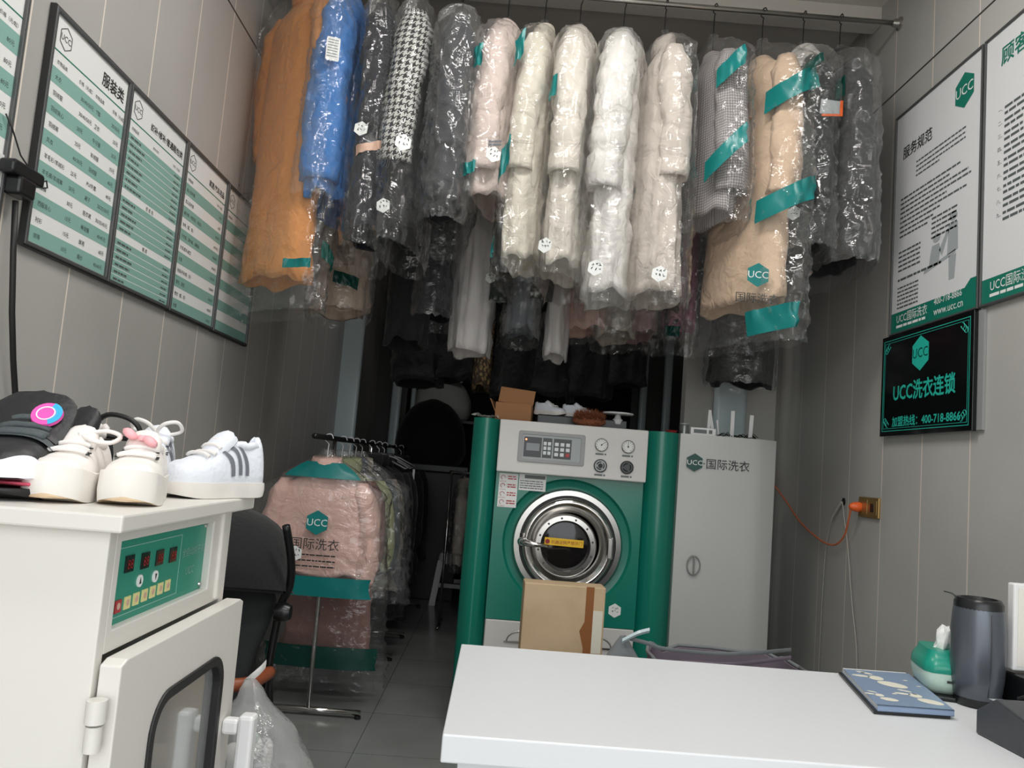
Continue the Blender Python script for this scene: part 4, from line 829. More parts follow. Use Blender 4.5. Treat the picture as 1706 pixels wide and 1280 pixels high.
for k in range(4):
    d = obj('display', MB().span((0, 0, 0), (.024, .022, .002), FL(py0+.042+.048*k, pz0+.064-.0015*k, -.012)), 'dark_glass', cp)
    obj('digits', MB().text('8', .004, .004, .018, .0024, mx=FL(py0+.042+.048*k, pz0+.064-.0015*k, -.012)).text('8', .013, .004, .018, .0024, mx=FL(py0+.042+.048*k, pz0+.064-.0015*k, -.012)), 'red_light', d)
for k in range(7):
    d = obj('button', MB().span((0, 0, 0), (.017, .0165, .0015), FL(py0+.027+.026*k, pz0+.014+.0006*k, -.012)), 'red_key' if k == 0 else 'pale_key', cp)
    obj('button_mark', MB().lathe([(.0045, .0016), (.0045, .002)], 10, FL(py0+.0355+.026*k, pz0+.0225+.0006*k, -.012)), 'tan_print', d)
for k in range(2):
    d = obj('arrow_button', MB().lathe([(.0085, 0), (.0085, .002)], 16, FL(py0+.092+.05*k, pz0+.047-.001*k, -.012)), 'white_print', cp)
    obj('arrow', MB().prism([(-.003, -.004*(1-2*k)), (.003, -.004*(1-2*k)), (0, .005*(1-2*k))], .002, .0024, FL(py0+.092+.05*k, pz0+.047-.001*k, -.012)), 'ink', d)
obj('lettering', MB().text('全自动烘干机', 0, 0, .0155, .0006, mx=FL(py0+.236, pz0+.062, -.012)).text('UCC', .02, -.03, .017, .0006, mx=FL(py0+.236, pz0+.062, -.012)), 'stripe_green', cp)
for z in (pz0+.008, pz1-.006): obj('screw', MB().lathe([(.004, 0), (.003, .003)], 10, FL(py1-.008, z, -.012)), 'brushed_steel', cp)
# door
dy0, dy1, dz0, dz1 = .008, D_+.022, .3, 1.122
wy0, wy1, wz0, wz1 = .115, .398, .42, 1.046
wr = rrect(wy0, wz0, wy1, wz1, .055, 8)
dr = obj('door', MB().ring(rect_like(dy0, dz0, dy1, dz1, wr), wr, .003, .03, FL(0, 0)), 'white_paint', t, bevel=.002)
inn = rrect(wy0+.013, wz0+.013, wy1-.013, wz1-.013, .043, 8)
obj('gasket', MB().ring(rrect(wy0-.002, wz0-.002, wy1+.002, wz1+.002, .056, 8), inn, .012, .034, FL(0, 0)), 'black_rubber', dr, bevel=.002)
obj('glass', MB().prism(inn, .016, .02, FL(0, 0)), 'door_glass', dr)
obj('handle', MB().span((.03, D_-.028, .90), (.058, D_-.004, .926)).span((.03, D_-.028, .66), (.058, D_-.004, .686)).span((.058, D_-.032, .652), (.085, D_+.0, .934)), 'white_plastic', dr, bevel=.006)
for z in (1.02, .5): obj('hinge', MB().tube([(.012, -.006, z), (.012, -.006, z+.03)], .010, 10).tube([(.012, -.006, z+.033), (.012, -.006, z+.06)], .012, 10), 'white_paint', dr, smooth=40)
inside = MB()
for z in (.55, .8): inside.tube([(-.5, .06, z), (-.05, .06, z)], .006, 8).tube([(-.5, .36, z), (-.05, .36, z)], .006, 8)
inside.span((-.09, .30, .06), (-.075, .32, 1.12)).span((-.09, .1, .06), (-.075, .12, 1.12))
obj('inner_rails', inside, 'white_plastic', t)

# ------------------------------------------------------------------ shoes on the cabinet
class Shoe:
    def __init__(s, L, W, sole, Hs, dip=.05, top=1.0): s.L, s.W, s.sole, s.Hs, s.dip, s.top = L, W, sole, Hs, dip, top
    def wd(s, u):
        b = interp([(0, .62), (.1, .90), (.28, 1.0), (.55, .84), (.8, .74), (1, .66)], u)
        if u < .16: b *= sqrt(max(0, 1-(1-u/.16)**2))*.85+.15
        if u > .90: b *= sqrt(max(0, 1-((u-.9)/.1)**2))*.8+.2
        return s.W/2*b
    def ht(s, u): return s.Hs*interp([(0, .10), (.06, .36), (.16, .46), (.34, .56), (.5, .80), (.62, .97), (.75, .92), (.9, 1.0), (1, .86)], u)
    def S(s, u, th, o=0):      # upper surface: th = 0 (right side) .. pi (left side)
        w_, h_ = s.wd(u)*.97, s.ht(u); lean = 1-.30*sm((u-.3)/.3)*abs(sin(th))**1.5
        z = s.sole-.004+(h_+o)*max(0, sin(th))**.75
        k = sm((u-.54)/.08)*sm((.95-u)/.06)
        z -= s.dip*k*math.exp(-((th-pi/2)/.42)**2)
        return Vector(((w_+o)*lean*sq(cos(th), .8), -s.L/2+s.L*(.012+.972*u), z))
    def upper(s):
        return MB().loft([[s.S(i/34, pi*j/22) for j in range(23)] for i in range(35)])
    def outline(s, k=1.03, n=30):
        us = [i/n for i in range(n+1)]; return [(s.wd(u)*k, -s.L/2+s.L*u) for u in us]+[(-s.wd(u)*k, -s.L/2+s.L*u) for u in reversed(us)]
    def sole_mb(s, z0, z1, k=1.03, toe=0, spring=.012, rib=0):
        P = s.outline(k); r0, r1, r2 = [], [], []
        for q, (x, y) in enumerate(P):
            u = (y+s.L/2)/s.L; lift = spring*max(0, 1-u/.25)**2+.006*max(0, (u-.85)/.15)**2
            f = 1+(rib*(q % 2) if u < .25 else 0)
            r0.append((x*.97, y*.985, z0+lift)); r1.append((x*1.0*f, y*1.0*f, lerp(z0+lift, z1, .5))); r2.append((x*.985, y*.99, z1+toe*max(0, 1-u/.3)))
        return MB().loft([r0, r1, r2])
    def laces(s, n=5, r=.0034, u0=.30, u1=.56, spread=.72):
        mb = MB()
        for i in range(n):
            u = lerp(u0, u1, i/(n-1)); sp = spread*(.75+.1*i/n)
            mb.tube([s.S(u+.012*abs(q)/4-(.006 if i % 2 else 0)*q/4, pi/2+sp*q/4, .005) for q in range(-4, 5)], r, 6)
        return mb
    def eyelets(s, n=5, u0=.30, u1=.56, spread=.80):
        mb = MB()
        for i in range(n):
            for sg in (-1, 1):
                p = s.S(lerp(u0, u1, i/(n-1))+.012, pi/2+sg*spread*(.75+.1*i/n), .0035); mb.lathe([(.0028, -.001), (.0028, .0012)], 8, Matrix.Translation(p))
        return mb
    def stripe(s, side, u0, u1, wd):
        rows = []
        for i in range(9):
            k = i/8; u = lerp(u0, u1, k)+.03*sin(pi*k); th = lerp(.14, .86, k); th = th if side > 0 else pi-th
            rows.append([s.S(u, th, .0022), s.S(u+wd*lerp(.7, 1, 1-k*.4), th, .0022)])
        return MB().loft(rows, False, False, closed=False)
    def tongue(s, h=.035, wd=.026, u0=.36, u1=.60):
        rows = []
        for i in range(10):
            k = i/9; u = lerp(u0, u1, k); c = s.S(min(u, .53), pi/2, .004); rise = h*sm((k-.3)/.7)
            y = -s.L/2+s.L*(.012+.972*u)
            wq = wd*lerp(.8, 1, k)*(sqrt(max(.12, 1-((k-.6)/.42)**2)) if k > .6 else 1)
            rows.append([(wq*q/4, y+.3*rise-(.004 if k > .9 else 0), c.z+rise-.010*(q/4)**2*(1-.6*k)+(0 if abs(q) < 4 else -.004)-(0 if k < 1 else .006*abs(q/4))) for q in range(-4, 5)])
        back = [[(x*.96, y+.009, z-.007) for x, y, z in r] for r in rows]
        n = len(rows[0]); ringsv = [r+list(reversed(b)) for r, b in zip(rows, back)]
        return MB().loft(ringsv)
    def tongue_pt(s, k, h, u0, u1):
        u = lerp(u0, u1, k); c = s.S(min(u, .53), pi/2, .004); rise = h*sm((k-.3)/.7)
        return Vector((0, -s.L/2+s.L*(.012+.972*u)+.3*rise, c.z+rise))
    def collar(s, r=.007):
        P = []
        for k in range(28):
            a = 2*pi*k/28; u = .745+.19*cos(a); th = pi/2+.62*sin(a); P.append(s.S(max(.55, min(.95, u)), th, .002)+Vector((0, 0, .0)))
        return MB().tube(P+P[:1], r, 8)
def shoe(name, label, x, y, rz, sh, um, sole_parts, lace='lace_white', group=None, tongue=None, stripes=None, lacekw={}, extra=None, eyelets='ink', z=ZT, rx=0, collar=None):
    t = thing(name, label, 'shoe', (x, y, z+.0008), (rx, 0, rz), group)
    obj('upper', sh.upper(), um, t, smooth=180)
    for nm, mt, kw in sole_parts: obj(nm, sh.sole_mb(**kw), mt, t, smooth=50)
    obj('tongue', sh.tongue(**(tongue or {})), um, t, smooth=60)
    obj('collar', sh.collar(), collar or um, t, smooth=180)
    if lace: obj('laces', sh.laces(**lacekw), lace, t, smooth=180)
    if eyelets: obj('eyelets', sh.eyelets(), eyelets, t)
    if stripes:
        for side in (-1, 1):
            for k in range(3): obj('side_stripe', sh.stripe(side, .53+.085*k, .45+.085*k, .042), stripes, t, smooth=180)
    if extra: extra(t, sh)
    return t
PW = 'white platform trainers'
plat = Shoe(.20, .080, .036, .060)
psole = [('sole', 'rubber_white', dict(z0=0, z1=.038, k=1.06, toe=.012, rib=.012)), ('outsole', 'tan_rubber', dict(z0=-.0005, z1=.006, k=1.0, spring=.013))]
def longlace(t, sh):
    obj('lace_loop', MB().tube(smooth_pts([(.0, -.0, .09), (.03, .02, .098), (.05, .02, .092), (.045, -.005, .082), (.02, -.01, .084), (-.01, .015, .094), (-.025, .02, .09)], 5), .0034, 6), 'lace_white', t, smooth=180)
def bow(t, sh):
    c = sh.S(.47, pi/2, .014); mb = MB()
    for sg in (-1, 1):
        rings = [[(c.x+sg*(.003+.022*u)-.004, c.y+(.004+.012*sin(pi*u*.9))*cos(2*pi*j/12)-.01*sg*u, c.z+(.002+.006*sin(pi*u*.9))*sin(2*pi*j/12)+.008*u*(-sg)) for j in range(12)] for u in (0, .25, .5, .75, 1)]; mb.loft(rings)
    mb.lathe([(.006, -.004), (.008, 0), (.006, .004)], 12, Matrix.Translation(c)); obj('ribbon_bow', mb, 'pale_pink', t, smooth=60)
shoe('trainer', 'white platform trainer without bow, left one of the front pair', -.600, 1.155, R(9), plat, 'white_leather', psole, group=PW, extra=longlace, tongue=dict(h=.02))
shoe('trainer', 'white platform trainer with pink ribbon bow on its laces', -.523, 1.19, R(14), plat, 'white_leather', psole, group=PW, extra=bow, tongue=dict(h=.02))
run = Shoe(.22, .080, .022, .095)
rsole = [('sole', 'rubber_white', dict(z0=0, z1=.026, k=1.07, spring=.008))]
ST = 'white trainers with grey stripes'
def loops(t, sh):
    for sg in (-1, 1): obj('lace_loop', MB().tube(smooth_pts([(0, -.0, .104), (sg*.014, -.012, .118), (sg*.034, -.005, .122), (sg*.04, .01, .108), (sg*.02, .01, .10), (0, 0, .102)], 5), .0034, 6), 'lace_white', t, smooth=180)
shoe('trainer', 'white trainer with grey side stripes and looped laces behind the bow trainer', -.598, 1.405, R(14), run, 'white_mesh', rsole, group=ST, stripes='stripe_grey', tongue=dict(h=.016), extra=loops)
shoe('trainer', 'white trainer with three grey stripes at the back corner of the cabinet', -.492, 1.412, R(-26), run, 'white_mesh', rsole, group=ST, stripes='stripe_grey', tongue=dict(h=.016), eyelets=None)
bk = Shoe(.28, .118, .032, .100)
def tongue_mark(t, sh):
    e0, e1, e2 = (sh.tongue_pt(k, .036, .34, .56) for k in (.34, .50, .66)); mx = Matrix.Translation(e1+Vector((.022, -.003, .001))) @ Matrix.Rotation(math.atan2(e2.z-e0.z, e2.y-e0.y), 4, 'X')
    o = obj('tongue_emblem', MB().lathe([(.021, -.002), (.020, .003)], 24, mx), 'bright_pink', t)
    b = MB().ring([(.0205*cos(R(a)), .0205*sin(R(a))) for a in range(-70, 75, 9)]+[(.012*cos(R(a)), .012*sin(R(a))) for a in range(74, -71, -9)], [(.0163*cos(R(a)), .0163*sin(R(a))) for a in range(-70, 75, 9)]+[(.0162*cos(R(a)), .0162*sin(R(a))) for a in range(74, -71, -9)], .003, .0036, mx)
    obj('blue_crescent', b, 'sky_blue', o)
    obj('pale_ring', MB().ring([(.0125*cos(k*pi/12)-.001, .0125*sin(k*pi/12)) for k in range(24)], [(.0108*cos(k*pi/12)-.001, .0108*sin(k*pi/12)) for k in range(24)], .003, .0042, mx), 'white_mesh', o)
    P = [sh.S(.02+.2*i/12, .42) for i in range(13)]
    for sg in (-1, 1):
        rows = [[Vector((sg*sh.wd(u)*1.0*1, -sh.L/2+sh.L*(.0+.98*u), .03))+Vector((sg*.004, -.003, 0)), Vector((sg*(sh.wd(u)*.96+.002), -sh.L/2+sh.L*(.012+.975*u), .050+.009*sin(u*26)))] for u in [.0+.45*i/40 for i in range(41)]]
        obj('toe_guard', MB().loft(rows, False, False, closed=False), 'white_mesh', t, smooth=60)
    obj('overlay', MB().loft([[sh.S(.26+.05*k, pi/2+.95*q/6, .004) for q in range(-6, 7)] for k in range(5)], False, False, closed=False), 'shoe_grey', t, smooth=60)
shoe('sneaker', 'chunky black sneaker with a pink and blue tongue emblem at the left edge', -.672, 1.165, R(10), bk, 'shoe_black', [('outsole', 'black_rubber', dict(z0=0, z1=.016, k=1.05)), ('pink_line', 'pink', dict(z0=.014, z1=.024, k=1.06)), ('midsole', 'white_mesh', dict(z0=.022, z1=.036, k=1.05))], lace='shoe_grey', tongue=dict(h=.036, wd=.060, u0=.34, u1=.56), lacekw=dict(r=.006, n=6), extra=tongue_mark, eyelets=None)
sk = Shoe(.21, .08, .024, .095)
def skate(t, sh):
    obj('collar_loop', MB().tube(smooth_pts([(-.01, .06, .10), (.02, .05, .125), (.06, .045, .12), (.075, .05, .1), (.05, .06, .088), (.0, .05, .095)], 5), .0045, 6), 'black_rubber', t, smooth=180)
    rows = [[sh.S(.3+.6*i/14, .22+.25*sin(i*.45), .002), sh.S(.3+.6*i/14, .34+.25*sin(i*.45), .002)] for i in range(15)]
    obj('side_line', MB().loft(rows, False, False, closed=False), 'white_print', t, smooth=180)
shoe('skate_shoe', 'low black skate shoe with white trim wedged behind the platform trainers', -.668, 1.285, R(4), sk, 'shoe_black', [('sole', 'rubber_white', dict(z0=0, z1=.026, k=1.06))], group=None, extra=skate, eyelets='white_print', collar='white_leather')

far = Shoe(.20, .078, .02, .062)
for k, (x, rz_) in enumerate(((.262, 62), (.425, 70))):
    shoe('trainer', ('small white trainer on the dark box, next to the cardboard box on the machine', 'small white trainer on the dark box, next to the fur piece on the machine')[k], x, 4.56, R(rz_), far, 'white_mesh', [('sole', 'rubber_white', dict(z0=0, z1=.022, k=1.05))], group='white trainers on top of the machine', z=T+.059, eyelets=None, tongue=dict(h=.015))

# ------------------------------------------------------------------ pushchair and the carrier bag hanging on it
PX, PY = -1.01, 2.95
t = thing('pushchair', 'black folded pushchair with brown bumper bar behind the drying cabinet', 'pushchair', (PX, PY, 0))
rings = []
for i in range(13):
    a = R(-8+118*i/12)          # canopy bows from the front edge over to the back
    rings.append([(.30*cos(pi*j/16)*(1-.05*sin(a)), -.34*cos(a)*sin(pi*j/16)**.8*.8+.06, .86+.30*(sin(a)*.72+.28)*sin(pi*j/16)**.6+.004*(i % 2)) for j in range(17)])
inner = [[(x*.95, y*.95, z-.012) for x, y, z in r] for r in rings]
obj('canopy', MB().loft(rings, False, False, closed=False).loft(inner, False, False, closed=False), 'black_cloth', t, smooth=50)
rings = []
for i in range(14):
    u = i/13; z = lerp(1.04, .50, u); hw = interp([(0, .12), (.15, .20), (.4, .24), (.8, .2), (1, .17)], u); d = .02+.05*sin(pi*u)
    rings.append([(hw*sq(cos(2*pi*j/24), .6), .07-.16*u*u+d*sq(sin(2*pi*j/24), .7), z) for j in range(24)])
obj('seat_back', MB().loft(rings), 'charcoal_cloth', t, smooth=60)
rings = []
for i in range(9):
    u = i/8; rings.append([(.21*sq(cos(2*pi*j/24), .5)*(1-.12*u), -.09-.14*sin(pi*u/2)+.09*sq(sin(2*pi*j/24), .6), lerp(.56, .22, u)) for j in range(24)])
obj('footmuff', MB().loft(rings), 'charcoal_cloth', t, smooth=60)
mb = MB()
for sg in (-1, 1):
    obj('side_frame', MB().tube(smooth_pts([(sg*.285, -.10, 1.12), (sg*.305, -.06, 1.0), (sg*.30, -.02, .9), (sg*.27, 0, .82), (sg*.25, .0, .6), (sg*.25, -.05, .3), (sg*.25, -.2, .1)], 5), .014, 10), 'black_metal', t, smooth=180)
    obj('joint', MB().lathe([(.03, -.025), (.034, -.01), (.034, .01), (.026, .028)], 18, Matrix.Translation((sg*.285, -.02, .81)) @ Matrix.Rotation(R(90), 4, 'Y')), 'black_plastic', t, smooth=40)
    obj('rear_leg', MB().tube([(sg*.25, 0, .62), (sg*.26, .22, .1)], .012, 8), 'black_metal', t, smooth=180)
    for yy in (-.2, .22):
        w_ = obj('wheel', MB().lathe([(.03, -.02), (.085, -.022), (.1, -.012), (.1, .012), (.085, .022), (.03, .02)], 28, Matrix.Translation((sg*.27, yy, .1)) @ Matrix.Rotation(R(90), 4, 'Y')), 'black_rubber', t, smooth=40)
obj('bumper_bar', MB().tube(smooth_pts([(-.26, -.02, .60), (-.25, -.15, .60), (-.15, -.215, .602), (0, -.23, .603), (.15, -.22, .602), (.235, -.17, .60), (.262, -.02, .60)], 5), .022, 12), 'skin_leather', t, smooth=180)
mx = Matrix.Translation((.06, -.232, .435)) @ Matrix.Rotation(R(90), 4, 'X')
o = obj('patch', MB().prism(rrect(-.05, -.08, .05, .08, .02), -.006, .004, mx), 'tan_print', t, smooth=40)
b = MB()
for k in range(7):
    a = k*2.4; b.tube([(.03*cos(a)*(.4+.1*k)+.012*cos(q*pi/5), .05*sin(a)*(.4+.1*k)+.012*sin(q*pi/5), .0045) for q in range(11)], .0022, 4, mx)
obj('patch_print', b, 'skin_leather', o); obj('patch_spot', MB().lathe([(.024, .004), (.022, .006)], 16, mx @ Matrix.Translation((.015, .055, 0))), 'pale_key', o)
obj('strap', strap([Vector((.09, -.24, .47)), Vector((.14, -.25, .49)), Vector((.19, -.25, .56)), Vector((.2, -.24, .60))], .014, .004), 'lace_white', t, smooth=60)
b0 = Vector((PX+.262, PY-.20, .59))
t = thing('carrier_bag', 'thin white carrier bag knotted on the pushchair bar with toys inside', 'bag', b0)
rings = []
for i in range(16):
    u = i/15; hw = interp([(0, .018), (.1, .045), (.4, .14), (.7, .19), (.9, .16), (1, .09)], u); sw = .07*u
    rings.append([(sw+hw*cos(2*pi*j/28)*(1+.10*nz(j*.5, u*5, 2)), -.05-.0+hw*.75*sin(2*pi*j/28)*(1+.12*nz(j*.5, u*5, 7)), .045-.40*u) for j in range(28)])
obj('bag', MB().loft(rings, True, True), 'bag_white', t, smooth=180)
obj('knot', strap([Vector((-.03, -.02, .02)), Vector((0, -.03, .05)), Vector((.02, -.02, .07)), Vector((.03, 0, .085))], .014, .005), 'tissue', t, smooth=60)
for k, (nm, lb, mt, c, sz) in enumerate((('soft_toy', 'white soft toy showing through the carrier bag', 'white_cloth', (.03, -.09, -.15), (.075, .04, .05)), ('grey_pouch', 'grey blue pouch at the bottom of the carrier bag', 'greyblue', (.04, -.05, -.28), (.08, .05, .055)))):
    q = thing(nm, lb, 'toy' if k == 0 else 'pouch', b0+Vector(c))
    def ball(cx, cy, cz, a, b_, c_): return MB().lathe([(max(.0005, sin(pi*i/10)), -cos(pi*i/10)) for i in range(11)], 18, Matrix.Translation((cx, cy, cz)) @ Matrix.Diagonal((a, b_, c_, 1)))
    if k == 0:
        obj('body', ball(0, 0, 0, .04, .035, .045), mt, q, smooth=180); obj('ear', ball(-.05, 0, -.02, .028, .02, .03), mt, q, smooth=180); obj('arm', ball(.06, 0, -.02, .016, .015, .05), mt, q, smooth=180); obj('cap', ball(-.0, -.012, .03, .03, .025, .02), 'mint', q, smooth=180)
    else: obj('cloth', ball(0, 0, 0, *sz), mt, q, smooth=180)

# ------------------------------------------------------------------ white counter
t = thing('counter', 'white laminate reception counter in the foreground', 'counter', (-.062, 1.456, 0))
CW = XR-.002+.062
obj('countertop', MB().span((0, 0, .872), (CW, .70, .92)), 'white_laminate', t, bevel=.003)
obj('front_panel', MB().span((.03, .03, .05), (CW-.02, .05, .872)), 'white_laminate', t); obj('end_panel', MB().span((.03, .05, 0), (.05, .66, .872)), 'white_laminate', t); obj('end_panel', MB().span((CW-.04, .05, 0), (CW-.02, .66, .872)), 'white_laminate', t)
obj('plinth', MB().span((.05, .06, 0), (CW-.04, .08, .06)), 'grey_paint', t); obj('shelf', MB().span((.05, .2, .45), (CW-.04, .64, .47)), 'white_laminate', t)
CT = .9205
# black folder and picture book
c = [onZ(px, py, .93) for px, py in ((1462, 1183), (1590, 1192), (1520, 1130), (1402, 1118))]
t = thing('black_folder', 'thin black folder under the blue picture book', 'folder', (0, 0, CT))
q = [Vector((v.x-.008, v.y, 0)) for v in c]; mb = MB(); mb.loft([[(v.x, v.y, z) for v in q] for z in (0, .006)]); obj('cover', mb, 'black_plastic', t, bevel=.001)
t = thing('picture_book', 'blue picture book with white cartoon shapes on the counter', 'book', (0, 0, CT+.0065))
ux = (c[1]-c[0]); uy = (c[3]-c[0]); ux.z = uy.z = 0; c0 = Vector((c[0].x, c[0].y, 0))
BP = lambda u, v, z=0: c0+ux*u+uy*v+Vector((0, 0, z))
obj('pages', MB().loft([[BP(*p, z) for p in ((.012, .012), (.985, .012), (.985, .99), (.012, .99))] for z in (.001, .011)]), 'page_white', t)
obj('cover', MB().loft([[BP(*p, z) for p in ((0, 0), (1, 0), (1, .93), (0, .93))] for z in (.011, .0135)]).loft([[BP(*p, z) for p in ((0, 0), (1, 0), (1, .008), (0, .008))] for z in (0, .0135)]).loft([[BP(*p, z) for p in ((0, 0), (1, 0), (1, 1), (0, 1))] for z in (0, .0015)]), 'book_blue', t)
b = MB(); z_ = .0138
def blob(cx, cy, a, b_, rot=0, n=18): b.add([BP(cx+a*cos(2*pi*k/n)*cos(rot)-b_*sin(2*pi*k/n)*sin(rot), cy+(a*cos(2*pi*k/n)*sin(rot)+b_*sin(2*pi*k/n)*cos(rot))*.62, z_) for k in range(n)], [tuple(range(n))])
for cx, cy, s, r_ in ((.52, .55, 1.25, -.5), (.24, .15, .7, -.3), (.80, .16, 1.0, -.5)):
    blob(cx, cy, .17*s, .09*s, r_); blob(cx-.12*s, cy+.13*s, .09*s, .08*s, r_); blob(cx-.28*s, cy+.16*s, .11*s, .035*s, -.2); blob(cx-.2*s, cy+.24*s, .1*s, .03*s, -.5)
for cx, cy in ((.8, .7), (.4, .3), (.7, .33), (.9, .55), (.25, .85)): blob(cx, cy, .035, .02)
obj('cover_print', b, 'cream_print', t)
# tissue pack on its tray
p = onZ(1572, 1163, .925)
t = thing('pack_tray', 'black tray holding the green tissue pack', 'tray', (p.x+.03, p.y+.075, CT), R(-14)); obj('tray', MB().span((-.062, -.095, 0), (.1, .095, .010)), 'black_plastic', t, bevel=.003)
t = thing('tissue_pack', 'green and white soft tissue pack with a tissue pulled out', 'tissues', (p.x+.028, p.y+.075, CT+.0105), R(-14))
rings = []
for i in range(11):
    u = i/10; k = .8+.2*sin(pi*min(1, u*1.2)) if u < .6 else lerp(1, .72, sm((u-.6)/.4))
    rings.append([(.052*k*sq(cos(2*pi*j/28), .45)*(1+.04*nz(j*.7, u*4, 1)), .085*k*sq(sin(2*pi*j/28), .45)*(1+.04*nz(j*.7, u*4, 3)), .098*u) for j in range(28)])
obj('pack', MB().loft(rings[:7]), 'mint', t, smooth=60); obj('green_top', MB().loft([[(x*1.012, y*1.012, z) for x, y, z in r] for r in rings[5:]]), 'pack_green', t, smooth=60)
b = MB().bars(.0, .03, .03, .006, 0, Matrix.Translation((-.005, -.0895, 0)) @ Matrix.Rotation(R(90), 4, 'X')); obj('print', b, 'ink', t)
rings = [[(.03*(1-.55*abs(u-.45))*cos(2*pi*j/20)*(.45+.9*abs(nz(j*.9, u*2, 4)))+.014*u, .034*sin(2*pi*j/20)*(.5+.8*abs(nz(j*.9, u*2, 6)))-.01*u, .085+.06*u+.02*nz(j*.8, 3, u)) for j in range(20)] for u in (0, .25, .5, .75, 1)]
obj('tissue', MB().loft(rings, True, True), 'tissue', t, smooth=60)
# round speaker
p = onZ(1640, 1186, .92)
t = thing('speaker', 'tall dark grey rounded speaker on the counter beside the tissues', 'speaker', (p.x+.015, p.y+.055, CT))
H = .245
obj('shell', MB().lathe([(.044, .012), (.05, .02), (.056, .06), (.059, .11), (.0585, .17), (.055, .215), (.051, .234)], 40), 'gun_metal', t, smooth=60)
obj('base', MB().lathe([(.046, 0), (.049, .004), (.05, .022), (.044, .026)], 36), 'black_plastic', t, smooth=40)
obj('top_cap', MB().lathe([(.0535, .216), (.053, .236), (.047, H), (.041, H+.001), (.036, H-.01), (.001, H-.012)], 36), 'black_plastic', t, smooth=40)
obj('seam', MB().tube([(-.005, -.0515+.0005, .03), (-.004, -.0590, .1), (-.003, -.0590, .17), (-.003, -.0545, .215)], .0014, 6), 'dark_grey_plastic', t, smooth=180)
# dark organiser box and the machine behind it
a, b_ = onZ(1625, 1222, .92), onZ(1706, 1277, .92)
t = thing('organiser_box', 'dark grey sloped organiser box at the right end of the counter', 'box', (a.x, a.y, CT), R(3))
prof = [(0, 0), (-.30, 0), (-.30, .065), (-.16, .066), (-.06, .086), (0, .048)]
obj('case', MB().prism(prof, 0, .24, Matrix.Rotation(R(90), 4, 'Z') @ Matrix.Rotation(R(90), 4, 'X')), 'dark_grey_plastic', t, bevel=.004)
obj('label', MB().span((.02, -.03, .0725), (.05, -.012, .0735), Matrix.Translation((0, 0, 0))), 'icon_grey', t)
obj('cable', MB().tube(smooth_pts([(.07, -.03, .08), (.09, -.08, .10), (.13, -.16, .074), (.2, -.22, .072), (.27, -.26, .072)], 6), .005, 8), 'black_rubber', t, smooth=180)
p = onY(1692, 1078, 1.86)
t = thing('cash_screen', 'pale screen on a black stand at the right edge of the counter', 'screen', (p.x+.155, 1.93, CT), R(4))
obj('stand', MB().span((-.13, -.08, 0), (.12, .08, .012)).span((-.03, -.015, .012), (.03, .02, .10)), 'black_plastic', t, bevel=.003)
obj('printer_body', MB().span((-.135, -.07, .012), (.10, .05, .085)), 'black_plastic', t, bevel=.008)
sc = obj('housing', MB().span((-.13, -.012, .09), (.14, .012, .29)), 'white_plastic', t, bevel=.004); obj('panel', MB().span((-.120, -.0135, .10), (.13, -.012, .28)), 'screen_white', sc)

# ------------------------------------------------------------------ back of the shop
t = thing('plastic_stool', 'white plastic stool standing far back beside the machine', 'stool', (-.36, 7.95, 0))
obj('seat', MB().prism(rrect(-.14, -.14, .14, .14, .03), .46, .49), 'white_plastic', t, bevel=.006)
obj('apron', MB().ring(rrect(-.15, -.15, .15, .15, .03), rrect(-.135, -.135, .135, .135, .025), .39, .462), 'white_plastic', t)
for i in (-1, 1):
    for j in (-1, 1): obj('leg', MB().loft([[(i*(.125+.05*(1-u))+.03*a, j*(.125+.05*(1-u))+.022*c_, .42*u) for a, c_ in ((-1, -1), (1, -1), (1, 1), (-1, 1))] for u in (0, .5, 1)]), 'white_plastic', t, bevel=.004)
obj('stretcher', MB().span((-.17, -.17, .17), (.17, -.15, .21)).span((-.17, .15, .17), (.17, .17, .21)), 'white_plastic', t, bevel=.004)
t = thing('ironing_table', 'dark grey ironing table at the back of the shop', 'table', (-.72, 8.25, 0))
obj('tabletop', MB().span((-.34, -.30, 1.25), (.42, .3, 1.32)), 'dark_grey_plastic', t, bevel=.01); obj('pedestal', MB().span((-.28, -.2, 0), (.36, .2, 1.25)), 'back_grey', t, bevel=.01)
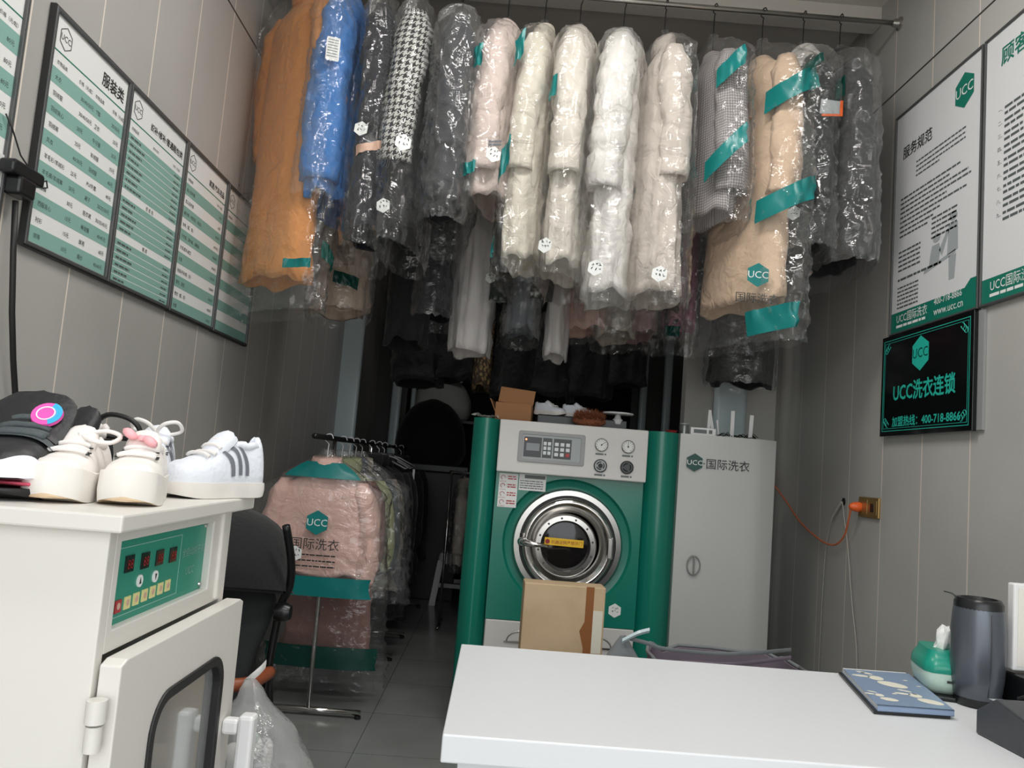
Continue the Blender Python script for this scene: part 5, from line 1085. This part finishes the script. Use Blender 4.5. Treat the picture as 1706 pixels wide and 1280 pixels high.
def softbag(name, label, cat, c, a, b_, h_, mt, seed, extra=None):
    t = thing(name, label, cat, c); rings = []
    for i in range(15):
        u = i/14; k = sqrt(max(.01, 1-(max(0, u-.25)/.75)**2)) if u > .25 else .86+.14*sin(pi*u*2)
        rings.append([(a*k*cos(2*pi*j/30)*(1+.07*nz(j*.6, u*3, seed)), b_*k*sin(2*pi*j/30)*(1+.07*nz(j*.6, u*3, seed+3)), h_*u) for j in range(30)])
    obj('bag', MB().loft(rings), mt, t, smooth=180); return t
softbag('black_sack', 'big black sack lying on the ironing table', 'sack', (-.72, 8.25, 1.3215), .36, .25, .66, 'black_cloth', 3)
t = thing('storage_shelf', 'dark shelf against the back partition carrying the grey sack', 'shelf', (-.70, 8.9, 0)); 
obj('board', MB().span((-.30, -.12, 1.78), (.5, .45, 1.81)), 'dark_grey_plastic', t)
for i in (-.28, .46):
    for j in (-.1, .42): obj('upright', MB().span((i-.015, j-.015, 0), (i+.015, j+.015, 1.78)), 'black_metal', t)
s = softbag('grey_sack', 'stuffed pale grey sack above the black sack at the back', 'sack', (-.70, 9.05, 1.811), .33, .22, .5, 'sack_cloth', 5)
obj('tie_label', MB().span((.0, -.2, .42), (.22, -.17, .56)), 'pale_blue_grey', s)
t = thing('chrome_stand', 'chrome stand with garments in clear plastic behind the machine edge', 'clothes rack', (-.27, 6.9, 0))
for x in (-.13, .35): obj('post', MB().tube([(x, 0, .03), (x, 0, 1.28)], .012, 10), 'chrome', t, smooth=180); obj('foot', MB().tube([(x, -.2, .016), (x, .2, .016)], .014, 10), 'chrome', t, smooth=180)
obj('rail', MB().tube([(-.15, 0, 1.28), (.37, 0, 1.28)], .012, 10), 'chrome', t, smooth=180)
for k, (x, mt) in enumerate(((-.02, 'stone'), (.1, 'white_cloth'))):
    g = G(.75, .18, .045, .05, .03, .1, seed=90+k); garment('shirt', ('stone shirt in plastic on the chrome stand', 'white shirt in plastic on the chrome stand')[k], -.27+x, 6.9, 1.28, g, mt, S(.5, .045), dict(Lb=.8), group='garments on the chrome stand', collar='collar', hookmat='chrome', bagmat='bag_hazy')
